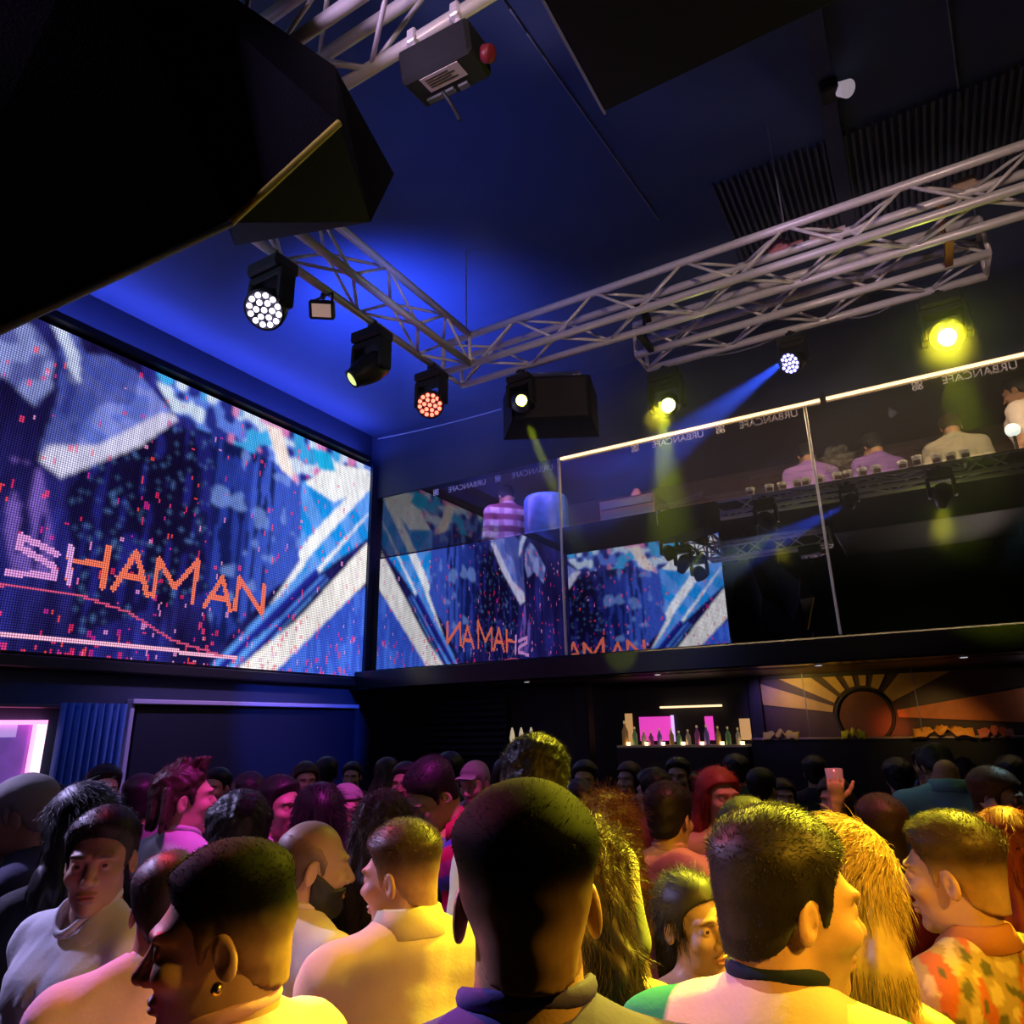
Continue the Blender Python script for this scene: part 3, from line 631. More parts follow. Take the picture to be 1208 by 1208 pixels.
for i in range(13):
    x = -2.83+i*.096+rng.uniform(-.015, .015)
    if bt is None:
        bt = thing('bottle', '', 'bottle', (x, 7.17, 1.66), 0, 'bottles on the back-bar shelf')
        bt_b = MB().lathe([(.001, 0), (.032, 0), (.034, .01), (.034, .14), (.012, .19), (.011, .22)], 12).build('glass', BOT[0], bt, True)
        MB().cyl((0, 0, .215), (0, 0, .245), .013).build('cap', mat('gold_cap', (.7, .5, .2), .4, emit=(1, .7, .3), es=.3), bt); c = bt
    else:
        c = copy_tree(bt); c.location = (x, 7.17+rng.uniform(-.02, .02), 1.66); g = c.children[0] if c.children[0].name.startswith('glass') else c.children[1]
        g.material_slots[0].link = 'OBJECT'; g.material_slots[0].material = BOT[i % 5]; c.scale = (.75, .75, rng.uniform(.55, .8))
    c['label'] = 'small %s bottle on the back-bar shelf %s' % (desc[i % 5], where[i])
    if i % 2 == 0:
        k = tag(MB().lathe([(.001, 0), (.018, 0), (.02, .03), (.016, .03), (.015, .006), (.001, .006)], 10, (x+.045, 7.135, 1.66)).build('candle', mat('candle_glow', (1, .7, .4), .5, emit=(1, .62, .3), es=4.), None, True), 'tiny glowing candle on the back-bar shelf %s' % where[i], 'candle', 'candles on the back-bar shelf')
struct('trim_4', MB().box((-1.55, 7.30, 0), (-1.45, 7.4, 2.3)), BLACK)
# sunburst mural
t = thing('sunburst_mural', 'golden sunburst wall relief with a dark ring under the balcony', 'wall relief', (-.56, 7.4, 1.90))
MB().box((-.92, -.03, -.18), (1.9, -.001, .36)).build('backing', mat('brown_backing', (.08, .045, .03), .5, noise=.3, nscale=6), t)
GOLD = mat('gold_ray', (.62, .40, .10), .45, noise=.25, nscale=9); ORNG = mat('orange_ray', (.70, .20, .05), .45, noise=.3, nscale=9)
for i, (a0, a1) in enumerate([(172, 160), (153, 139), (131, 119), (110, 99), (90, 80), (71, 58), (47, 26), (9, -4)]):
    def pt(a, r): return (r*math.cos(rad(a)), r*math.sin(rad(a)))
    def lim(a):
        c_, s_ = math.cos(rad(a)), math.sin(rad(a)); return min(.36/max(s_, 1e-3) if s_ > 0 else 9, .92/max(-c_, 1e-3) if c_ < 0 else 1.5/max(c_, 1e-3), .18/max(-s_, 1e-3) if s_ < 0 else 9)
    q = [pt(a0, .27), pt(a0, lim(a0)), pt(a1, lim(a1)), pt(a1, .27)]
    MB().prism([(x, -.045, z) for x, z in q], (0, .016, 0)).build('ray', ORNG if i == 7 else GOLD, t)
MB().torus((0, -.05, 0), .235, .016, 40, 8, 0, rotm('X', rad(90))).build('ring', BLACK, t, True)
MB().lathe([(.001, 0), (.22, 0), (.22, .012), (.001, .012)], 36, (0, -.032, 0), rotm('X', rad(90))).build('disc', mat('copper_disc', (.20, .07, .035), .5, noise=.35, nscale=8), t)
tag(MB().bbox((-1.55, 7.12, 1.695), (1.6, 7.26, 1.72), .008).build('bar_shelf', mat('steel_shelf', (.5, .36, .26), .35, .3)), 'long thin metal shelf below the sunburst relief', 'shelf')
struct('wall_bar', MB().box((-1.55, 7.13, 0), (1.6, 7.25, 1.694)), BLACKP)
for x, lab in ((-1.02, 'thin steel wire left of the ring, from balcony to shelf'), (-.12, 'thin steel wire right of the ring, from balcony to shelf'), (.82, 'thin steel wire at the far right, from balcony to shelf')):
    tag(MB().cyl((x, 7.14, 1.72), (x, 7.14, 2.3), .004, n=6).build('steel_wire', STEEL), lab, 'wire')
CLO = mat('coloured_cloth', (.75, .30, .04), .6)
for x, w, c, lab in ((-1.28, .16, (.75, .62, .08), 'yellow lit cloth on the shelf left of the ring'), (-.66, .10, (.70, .72, .05), 'small yellow-green bundle at the foot of the ring'), (.03, .22, (.85, .33, .04), 'orange cloth draped right of the ring'), (.40, .12, (.65, .16, .10), 'red cloth at the right of the shelf')):
    v = MB(); n = 14; V = []
    for i in range(n+1):
        for j in range(5):
            u = i/n-.5; V.append((x+u*w*2, 7.10+.03*j, 1.75+.035*math.sin(i*1.7+j)*(.5+.5*math.cos(u*6))-.02*(j == 0)-(.10*abs(u) if j < 2 else 0)+.02))
    F = [(i*5+j, (i+1)*5+j, (i+1)*5+j+1, i*5+j+1) for i in range(n) for j in range(4)]
    o = v.add(V, F).build('draped_cloth', mat('cloth_%d' % int(c[1]*1000), c, .6), None, True); md = o.modifiers.new('thick', 'SOLIDIFY'); md.thickness = .012
    tag(o, lab, 'cloth')
t = thing('wall_spot', 'bluish white lamp glowing at the right edge under the balcony', 'lamp', (.80, 7.3, 2.0)); MB().lathe([(.001, .06), (.03, .06), (.06, 0), (.055, -.02), (.001, -.01)], 18, (0, -.08, 0), orient((-.2, -.9, -.1))).build('lamp_head', mat('blue_white_glow', (.6, .65, 1), .4, emit=(.55, .6, 1), es=1.6), t, True); MB().cyl((0, -.03, 0), (0, .1, 0), .015).build('arm', BLACK, t)
# pendants
for i, (x, lab) in enumerate(((-3.92, 'left of three pale pendant lamps'), (-3.81, 'middle of three pale pendant lamps'), (-3.69, 'right of three pale pendant lamps'))):
    t = thing('pendant_lamp', lab+' glowing under the balcony', 'lamp', (x, 6.7, 1.80), 0, 'pale pendant lamps')
    MB().lathe([(.001, -.09), (.022, -.09), (.030, -.05), (.018, .02), (.006, .06), (.001, .06)], 14).build('shade', mat('pendant_glow', (1, .85, .6), .5, emit=(1, .8, .5), es=.42), t, True)
    MB().cyl((0, 0, .06), (0, 0, .50), .003, n=6).build('cord', BLACK, t)
# ribbed dark panel at the left below the balcony
m = MB()
for i in range(9): m.bbox((-5.55, 7.30, 1.55+i*.075), (-4.35, 7.36, 1.60+i*.075), .008)
tag(m.build('slatted_panel', mat('dark_slats', (.035, .035, .05), .5)), 'dark horizontal slatted panel under the balcony beside the corner', 'panel')
for x, lab in ((-3.2, 'first black column left of the back-bar'), (1.62, 'black column at the right end of the shelf')): tag(MB().bbox((x-.08, 6.9, 0), (x+.08, 7.06, 2.3), .01).build('column', BLACK), lab, 'column')
for x, lab in ((-3.45, 'small round downlight in the balcony ledge, left of the middle post'), (-2.1, 'small round downlight in the balcony ledge, right of the left steel post'), (-.75, 'small round downlight in the balcony ledge, below the right steel post'), (.25, 'small round downlight in the balcony ledge, far right')):
    t = thing('downlight', lab, 'downlight', (x, DY-.10, 2.30), 0, 'ledge downlights'); MB().cyl((0, 0, 0), (0, 0, -.012), .035).build('rim', STEEL, t); MB().cyl((0, 0, -.012), (0, 0, -.016), .025).build('lens', mat('down_lens', (.9, .9, 1), .4, emit=(.9, .9, 1), es=.5), t)

# added blue ceiling fill on top of the big screen, hidden by its trough
t = thing('added_cove', 'added dark trough with an unseen blue tube washing the ceiling above the big video wall', 'added light', (WX+.02, 3.6, 5.06))
MB().box((0, -2.5, 0), (.14, 2.5, .02)).box((.13, -2.5, .02), (.14, 2.5, .06)).build('trough', BLACK, t)
MB().add([(.04, -2.45, .065), (.11, -2.45, .025), (.11, 2.45, .025), (.04, 2.45, .065)], [(0, 1, 2, 3)]).add([(.04, -2.45, .06), (.11, -2.45, .02), (.11, 2.45, .02), (.04, 2.45, .06)], [(3, 2, 1, 0)], 1).build('tube', [mat('blue_ceiling_fill', (.1, .15, 1), .5, emit=(.10, .14, 1.0), es=36), BLACK], t)
# ------------------------------------------------------------------ left wall below the screen
t = thing('neon_window', 'pink neon-framed window into a lit side room at the left edge', 'window', (WX, 2.60, 0))
NEON = mat('pink_neon', (1, .4, .7), .4, emit=(1, .22, .50), es=2.6); NEONW = mat('white_pink_jamb', (1, .75, .8), .4, emit=(1, .62, .74), es=1.7)
def wbox(name, y0, y1, z0, z1, x0, x1, m): return MB().box((x0, y0, z0), (x1, y1, z1)).build(name, m, t)
wbox('head_jamb', -.75, .28, 1.945, 1.975, .0, .07, NEON); wbox('side_jamb', .23, .28, 1.30, 1.945, .0, .07, NEONW); wbox('neon_tube', .205, .225, 1.30, 1.945, .02, .05, NEON)
wbox('side_jamb', -.75, -.70, 1.30, 1.945, .0, .07, NEONW); wbox('sill', -.75, .28, 1.24, 1.30, .0, .09, NEON)
wbox('pane', -.70, .205, 1.30, 1.945, .004, .012, mat('violet_pane', (.25, .12, .5), .15, emit=(.28, .13, .62), es=.32, noise=.8, nscale=5))
wbox('blind', -.70, .1, 1.86, 1.945, .014, .03, mat('blind', (.5, .4, .8), .5, emit=(.5, .4, .9), es=.6))
tag(MB().bbox((WX, 1.6, 2.06), (WX+.05, 3.0, 2.09), .006).build('curtain_rail', mat('dark_rail', (.16, .12, .16), .4, .6)), 'thin metal rail above the pink window', 'rail')
# curtain
n = 90; V = []; F = []
for i in range(n+1):
    y = 2.95+.52*i/n
    for j, z in enumerate((.03, .7, 1.4, 2.10)): V.append((WX+.075+.030*math.sin(i*.62)+.008*math.sin(i*1.9+j), y+.006*math.sin(j*2+i), z))
for i in range(n):
    for j in range(3): F.append((i*4+j, (i+1)*4+j, (i+1)*4+j+1, i*4+j+1))
o = MB().add(V, F).build('curtain', mat('blue_curtain', (.05, .13, .36), .7, noise=.2), None, True); o.modifiers.new('thick', 'SOLIDIFY').thickness = .006
tag(o, 'blue pleated curtain hanging between the pink window and the dark doorway', 'curtain')
d = tag(MB().box((WX, 3.58, 0), (WX+.03, 6.18, 2.10)).build('door_1', mat('dark_doorway', (.012, .014, .035), .5)), kind='structure')
JB = mat('pale_door_trim', (.62, .55, .70), .4)
MB().bbox((WX, 3.50, 2.10), (WX+.09, 6.18, 2.14), .006).build('header', JB, d); MB().bbox((WX, 3.50, 0), (WX+.06, 3.54, 2.10), .006).build('jamb', JB, d)
# ------------------------------------------------------------------ people: signed-distance bodies turned into one continuous mesh each
def axis(lo, hi, flo, fhi, df, dc):
    a = np.arange(flo, lo, -dc)[::-1] if flo > lo else np.array([])
    m = np.arange(flo, fhi+df*.5, df); c = np.arange(m[-1]+dc, hi+dc*.5, dc) if hi > fhi else np.array([])
    a = a[:-1] if len(a) and abs(a[-1]-m[0]) < 1e-9 else a
    return np.concatenate([a, m, c]).astype(np.float32)
class Field:
    def __init__(s, xs, ys, zs):
        s.ax = (xs, ys, zs); s.F = np.full((len(xs), len(ys), len(zs)), .5, np.float32); s.R = np.eye(3); s.t = np.zeros(3); s.k = 1.
    def frame(s, R=None, t=(0,0,0), k=1.): s.R = np.eye(3) if R is None else np.array(R); s.t = np.array(t, float); s.k = k; return s
    def _w(s, p): return s.R @ (np.array(p, float)*s.k)+s.t
    def _sub(s, c, r):
        sl = tuple(slice(max(0, np.searchsorted(a, c[i]-r)), np.searchsorted(a, c[i]+r)) for i, a in enumerate(s.ax))
        X, Y, Z = s.ax[0][sl[0]][:,None,None]-s.t[0], s.ax[1][sl[1]][None,:,None]-s.t[1], s.ax[2][sl[2]][None,None,:]-s.t[2]
        R = s.R/s.k
        return sl, (R[0,0]*X+R[1,0]*Y+R[2,0]*Z, R[0,1]*X+R[1,1]*Y+R[2,1]*Z, R[0,2]*X+R[1,2]*Y+R[2,2]*Z)
    def _op(s, sl, d, k, op):
        d = (d*s.k).astype(np.float32); A = s.F[sl]; k = max(k, 1e-4)
        if A.size == 0: return
        if op == 'u': h = np.maximum(k-np.abs(A-d), 0)/k; s.F[sl] = np.minimum(A, d)-h*h*k*.25
        else: d = -d; h = np.maximum(k-np.abs(A-d), 0)/k; s.F[sl] = np.maximum(A, d)+h*h*k*.25
    def ell(s, c, r, k=.012, op='u', rot=None, infl=0.):
        sl, (X, Y, Z) = s._sub(s._w(c), (max(r)+infl)*s.k+.05); X = X-c[0]; Y = Y-c[1]; Z = Z-c[2]
        if rot is not None: X, Y, Z = [rot[0,i]*X+rot[1,i]*Y+rot[2,i]*Z for i in range(3)]
        k0 = np.sqrt((X/r[0])**2+(Y/r[1])**2+(Z/r[2])**2); k1 = np.sqrt((X/r[0]**2)**2+(Y/r[1]**2)**2+(Z/r[2]**2)**2)+1e-9
        s._op(sl, k0*(k0-1)/k1-infl, k, op); return s
    def cap(s, a, b, ra, rb=None, k=.012, op='u', infl=0., sq=(1,1,1)):
        rb = ra if rb is None else rb; a = np.array(a, float); b = np.array(b, float)
        sl, (X, Y, Z) = s._sub(s._w((a+b)/2), (np.linalg.norm(b-a)/2+max(ra, rb)*max(1/q for q in sq)+infl)*s.k+.05)
        d = b-a; L = d@d+1e-12; t = np.clip(((X-a[0])*d[0]+(Y-a[1])*d[1]+(Z-a[2])*d[2])/L, 0, 1)
        D = np.sqrt(((X-a[0]-t*d[0])*sq[0])**2+((Y-a[1]-t*d[1])*sq[1])**2+((Z-a[2]-t*d[2])*sq[2])**2)
        s._op(sl, (D-(ra+(rb-ra)*t))-infl, k, op); return s
    def all(s):
        X, Y, Z = s.ax[0][:,None,None]-s.t[0], s.ax[1][None,:,None]-s.t[1], s.ax[2][None,None,:]-s.t[2]; R = s.R/s.k
        return (R[0,0]*X+R[1,0]*Y+R[2,0]*Z, R[0,1]*X+R[1,1]*Y+R[2,1]*Z, R[0,2]*X+R[1,2]*Y+R[2,2]*Z)
    def mesh(s):
        F = s.F; xs, ys, zs = s.ax; n = F.shape
        ins = F < 0
        c = np.zeros(tuple(q-1 for q in n), np.int8)
        for i in (0,1):
            for j in (0,1):
                for k in (0,1): c += ins[i:n[0]-1+i, j:n[1]-1+j, k:n[2]-1+k]
        act = (c > 0) & (c < 8); I, J, K = np.nonzero(act); m = len(I)
        if m == 0: return np.zeros((0,3)), np.zeros((0,4), int)
        idx = np.full(act.shape, -1, np.int32); idx[I,J,K] = np.arange(m)
        P = np.zeros((m, 3)); cnt = np.zeros(m)
        def val(i,j,k): return F[I+i, J+j, K+k]
        axs = (xs, ys, zs); base = (I, J, K)
        for ax in range(3):
            o1, o2 = [a for a in range(3) if a != ax]
            for u in (0,1):
                for w in (0,1):
                    e0 = [0,0,0]; e0[o1] = u; e0[o2] = w; e1 = list(e0); e1[ax] = 1
                    f0, f1 = val(*e0), val(*e1); x = (f0 < 0) != (f1 < 0)
                    t = np.where(x, f0/(f0-f1+1e-20*(f0 == f1)), 0); p = np.zeros((m,3))
                    q0 = axs[ax][base[ax]]; q1 = axs[ax][base[ax]+1]; p[:,ax] = q0+t*(q1-q0)
                    p[:,o1] = axs[o1][base[o1]+u]; p[:,o2] = axs[o2][base[o2]+w]
                    P[x] += p[x]; cnt += x
        P /= cnt[:,None]
        Q = []
        for ax in range(3):
            o1, o2 = [(1,2),(2,0),(0,1)][ax]
            lo = [slice(1,-1)]*3; lo[ax] = slice(0,-1); hi = list(lo); hi[ax] = slice(1,None)
            A, B = ins[tuple(lo)], ins[tuple(hi)]; ch = A != B; g = np.array(np.nonzero(ch)); 
            g[o1] += 1; g[o2] += 1
            fl = A[ch]
            def cell(d1, d2):
                h = g.copy(); h[o1] -= d1; h[o2] -= d2; return idx[h[0], h[1], h[2]]
            q = np.stack([cell(1,1), cell(0,1), cell(0,0), cell(1,0)], -1); q[~fl] = q[~fl][:, ::-1]; Q.append(q)
        Q = np.concatenate(Q); Q = Q[(Q >= 0).all(1)]
        return P, Q
def smooth01(x, a, b): t = np.clip((x-a)/(b-a), 0, 1); return t*t*(3-2*t)
def sn(P, f, seed):
    r = np.random.default_rng(seed); v = 0
    for i in range(5):
        d = r.normal(size=3); d /= np.linalg.norm(d); v = v+np.sin(P[0]*d[0]*f*(1+.3*i)+P[1]*d[1]*f*(1+.3*i)+P[2]*d[2]*f*(1+.3*i)+r.random()*6)
    return v/5

def head_prims(F, fem=False, infl=0., detail=True, chin=1., k=.014):
    F.ell((0, -.011, .036), (.0735, .090, .083), k, infl=infl)
    F.ell((0, .030, -.020), (.0595 if not fem else .057, .064, .082), .02, infl=infl)
    F.ell((0, .018, -.070), (.052 if not fem else .046, .058, .040), .02, infl=infl)
    F.ell((0, .066, -.098), (.022*chin, .020, .017), .022, infl=infl)
    F.ell((0, .066, .026), (.050, .026, .018), .02, infl=infl)
    for sx in (-1, 1): F.ell((sx*.040, .064, -.022), (.022, .024, .020), .02, infl=infl)
    if infl > 0: return
    for sx in (-1, 1):
        F.ell((sx*.031, .094, .006), (.018, .014, .011), .012, 's')
        if detail:
            F.ell((sx*.031, .0765, .005), (.0148, .0148, .0142), .004)
            F.ell((sx*.0315, .093, .0045), (.0125, .0075, .0048), .002, 's')
        F.cap((sx*.012, .094, .026), (sx*.048, .084, .028), .006, .004, .012)
    n = .9 if fem else 1.
    F.cap((0, .088, .012), (0, .109*n+.088*(1-n), -.026), .008, .0115*n, .012)
    F.ell((0, .110*n+.088*(1-n), -.029), (.011, .011, .010), .008)
    for sx in (-1, 1): F.ell((sx*.0125, .097, -.033), (.009, .011, .0085), .006)
    if detail:
        for sx in (-1, 1): F.ell((sx*.007, .103, -.041), (.0045, .005, .004), .003, 's')
    F.ell((0, .087, -.060), (.024, .012, .0065), .006); F.ell((0, .086, -.071), (.020, .0125, .0075), .006)
    if detail: F.ell((0, .099, -.0655), (.022, .010, .0016), .003, 's')
    for sx in (-1, 1):
        e = rotm('Z', sx*rad(16)) @ rotm('X', rad(-12))
        F.ell((sx*.0765, -.012, -.003), (.0080, .0175, .0300), .006, 'u', e)
        if detail: F.ell((sx*.0845, -.008, .001), (.006, .0105, .018), .004, 's', e); F.ell((sx*.081, -.004, -.010), (.006, .006, .008), .004, 's', e)
def neck_prims(F, w=.056, infl=0.):
    F.cap((0, -.022, 1.57), (0, -.030, 1.42), w*.98, w*1.06, .03, infl=infl)
def torso(F, fem=False, infl=0., wide=1.):
    sh = .172*wide if not fem else .150
    F.ell((0, -.005, 1.27), (.155*wide if not fem else .135, .105, .20), .05, infl=infl)
    F.ell((0, 0, 1.06), (.145*wide if not fem else .120, .098, .20), .05, infl=infl)
    F.ell((0, -.005, .92), (.162 if not fem else .168, .115, .13), .05, infl=infl)
    F.cap((-sh, -.015, 1.400), (sh, -.015, 1.400), .058, .058, .05, infl=infl)
    for sx in (-1, 1):
        F.cap((0, -.028, 1.475), (sx*sh*.95, -.018, 1.410), .050, .050, .04, infl=infl)
        if not fem: F.ell((sx*.075, .055, 1.32), (.085, .055, .075), .04, infl=infl)
        else: F.ell((sx*.065, .085, 1.27), (.062, .055, .062), .03, infl=infl)
    return sh
def arm(F, sh, sx, elbow, wrist, infl=0., upto=2., fem=False):
    q = .85 if fem else 1.; a = np.array((sx*(sh+.012), -.015, 1.395)); e = np.array(elbow, float); w = np.array(wrist, float)
    if upto < 1: F.cap(a, a+(e-a)*upto, .052*q, .047*q, .03, infl=infl); return
    F.cap(a, e, .052*q, .040*q, .03, infl=infl)
    F.cap(e, e+(w-e)*.35, .041*q, .040*q, .02, infl=infl); F.cap(e+(w-e)*.35, w, .040*q, .026*q, .02, infl=infl)
def legs(F, infl=0.):
    for sx in (-1, 1):
        F.cap((sx*.085, 0, .88), (sx*.10, .01, .50), .085, .058, .03, infl=infl); F.cap((sx*.10, .01, .50), (sx*.105, -.025, .30), .054, .056, .02, infl=infl); F.cap((sx*.105, -.025, .30), (sx*.105, -.02, .08), .056, .038, .02, infl=infl)
_H = {}
def hand(pose, d=.0042):
    """left hand hanging down from the wrist at the origin: fingers along -Z, palm faces +X (towards the thigh), thumb forward +Y"""
    if pose in _H: return _H[pose]
    F = Field(np.arange(-.075, .08, d, dtype=np.float32), np.arange(-.09, .12, d, dtype=np.float32), np.arange(-.215, .045, d, dtype=np.float32))
    F.cap((0, 0, .04), (0, 0, -.02), .025, .024, .01, sq=(1.25, 1, 1))
    F.cap((0, .006, -.03), (0, .0, -.075), .030, .036, .015, sq=(2.1, 1, 1)); 
    curl = {'relaxed': 22, 'open': 6, 'grip': 62}[pose]
    for i, (y, L, r) in enumerate(((.030, .074, .0088), (.010, .082, .0092), (-.011, .076, .0088), (-.030, .060, .0078))):
        p = np.array((0, y, -.088)); an = rad(curl*.6)+rad(3*i); sp = rad((1.5-i)*(4 if pose != 'open' else 6))
        for sgm, fr in enumerate((.45, .32, .23)):
            q = p+np.array((math.sin(an), math.sin(sp)*math.cos(an), -math.cos(an)))*L*fr
            F.cap(p, q, r*(1-.08*sgm), r*(.93-.08*sgm), .004); p = q; an += rad(curl)
    p = np.array((.008, .024, -.035))
    for v, L, r in (((.25, .72, -.62), .042, .0125), ((.35, .45, -.82), .032, .0105), ((.45, .25, -.85), .026, .009)):
        q = p+np.array(v)/np.linalg.norm(v)*L; F.cap(p, q, r, r*.9, .008); p = q
    _H[pose] = F.mesh(); return _H[pose]
def place_hand(pose, sx, wrist, elbow, palm):
    V, Q = hand(pose); V = V.copy()
    z = np.array(elbow, float)-np.array(wrist, float); z /= np.linalg.norm(z); x = np.array(palm, float); x = x-z*(x@z); x /= np.linalg.norm(x)+1e-9; y = np.cross(z, x)
    if sx > 0: V[:,1] *= -1; Q = Q[:, ::-1]
    return V @ np.stack([x, y, z]), Q+0
def strands(P, D, L, r, segs=3, grav=.0, curl=.0, seed=1):
    n = len(P); r_ = np.random.default_rng(seed); t = np.cross(D, r_.normal(size=(n,3))); t /= np.linalg.norm(t, axis=1)[:,None]+1e-9; w = np.cross(D, t)
    V = np.zeros((n, segs*3+1, 3)); p = P.copy(); d = D.copy(); st = (L/segs)[:,None]
    for s in range(segs):
        rr = r*(1-s/segs*.7)
        for j in range(3):
            a = 2*math.pi*j/3; V[:, s*3+j] = p+(math.cos(a)*t+math.sin(a)*w)*rr
        d = d+np.array((0,0,-grav))+curl*r_.normal(size=(n,3)); d /= np.linalg.norm(d, axis=1)[:,None]+1e-9; p = p+d*st
    V[:, -1] = p
    T = []
    for s in range(segs-1):
        for j in range(3):
            a, b, c, e = s*3+j, s*3+(j+1)%3, (s+1)*3+(j+1)%3, (s+1)*3+j; T += [(a,b,c), (a,c,e)]
    b0 = (segs-1)*3
    for j in range(3): T.append((b0+j, b0+(j+1)%3, segs*3))
    T = np.array(T); off = (np.arange(n)*(segs*3+1))[:,None,None]
    return V.reshape(-1,3), (T[None]+off).reshape(-1,3)
def surf(V, Q, n, seed):
    r = np.random.default_rng(seed); a = V[Q[:,0]]; b = V[Q[:,1]]; c = V[Q[:,2]]; d = V[Q[:,3]]
    N = np.cross(c-a, d-b); A = np.linalg.norm(N, axis=1)+1e-12; N /= A[:,None]; i = r.choice(len(Q), n, p=A/A.sum()); u = r.random((n,1)); v = r.random((n,1))
    return (a[i]*(1-u)+b[i]*u)*(1-v)+(d[i]*(1-u)+c[i]*u)*v, N[i]
def obj_np(name, V, faces, m, parent, col=None, smooth=True):
    """faces: list of index arrays (quads and triangles)"""
    me = bpy.data.meshes.new(name); V = np.asarray(V, np.float32); me.vertices.add(len(V)); me.vertices.foreach_set('co', V.ravel())
    lv = np.concatenate([f.ravel() for f in faces]).astype(np.int32); lt = np.concatenate([np.full(len(f), f.shape[1]) for f in faces]).astype(np.int32)
    me.loops.add(len(lv)); me.loops.foreach_set('vertex_index', lv); me.polygons.add(len(lt))
    me.polygons.foreach_set('loop_start', (np.cumsum(lt)-lt).astype(np.int32)); me.polygons.foreach_set('loop_total', lt)
    if smooth: me.polygons.foreach_set('use_smooth', np.ones(len(lt), bool))
    me.update(calc_edges=True)
    if col is not None:
        ca = me.color_attributes.new('Col', 'FLOAT_COLOR', 'POINT'); c = np.ones((len(V), 4), np.float32); c[:, :3] = col; ca.data.foreach_set('color', c.ravel())
    me.materials.append(m); o = bpy.data.objects.new(name, me); COL.objects.link(o); o.parent = parent; return o
SKIN = mat('skin', (.5, .3, .2), .48, attr=True, bump=.08, bscale=350); HAIR = mat('hair', (.02, .015, .012), .5, attr=True, noise=.3, nscale=60, spec=.4)
HAIRM = mat('matt_hair', (.02, .015, .012), .75, attr=True, noise=.3, nscale=60, spec=.05)
CLOTH = mat('cloth', (.5, .5, .5), .8, attr=True, noise=.08, nscale=16, bump=.10, bscale=110, spec=.2); DENIM = mat('dark_trousers', (.03, .03, .045), .8, noise=.2, nscale=30, bump=.3, bscale=300)
SHOE = mat('dark_shoe', (.03, .025, .025), .5); EYEW = mat('eye_white', (.75, .72, .70), .25); IRIS = mat('dark_iris', (.05, .025, .015), .15)
def hairline(Y, ax):
    return np.interp(Y, [-.14, -.095, -.07, -.035, -.012, .004, .018, .026, .034, .055, .075, .13], [-.066, -.064, -.058, -.042, .008, .026, -.012, -.014, .030, .056, .070, .078])
SKINS = {'light': (.56, .34, .24), 'tan': (.46, .26, .165), 'dark': (.22, .115, .07)}
HC = {'black': (.012, .010, .010), 'brown': (.045, .024, .014), 'auburn': (.12, .045, .018), 'blond': (.38, .26, .11), 'grey': (.30, .28, .27), 'red': (.25, .03, .02)}
PROTO = {}
def frame_head(yaw, pitch, roll, hs):
    R = rotm('Z', rad(yaw)) @ rotm('X', rad(-pitch)) @ rotm('Y', rad(roll)); o = np.array((0, -.022, 1.505)); c = o+R @ np.array((0, .020, .107))*hs
    return R, c
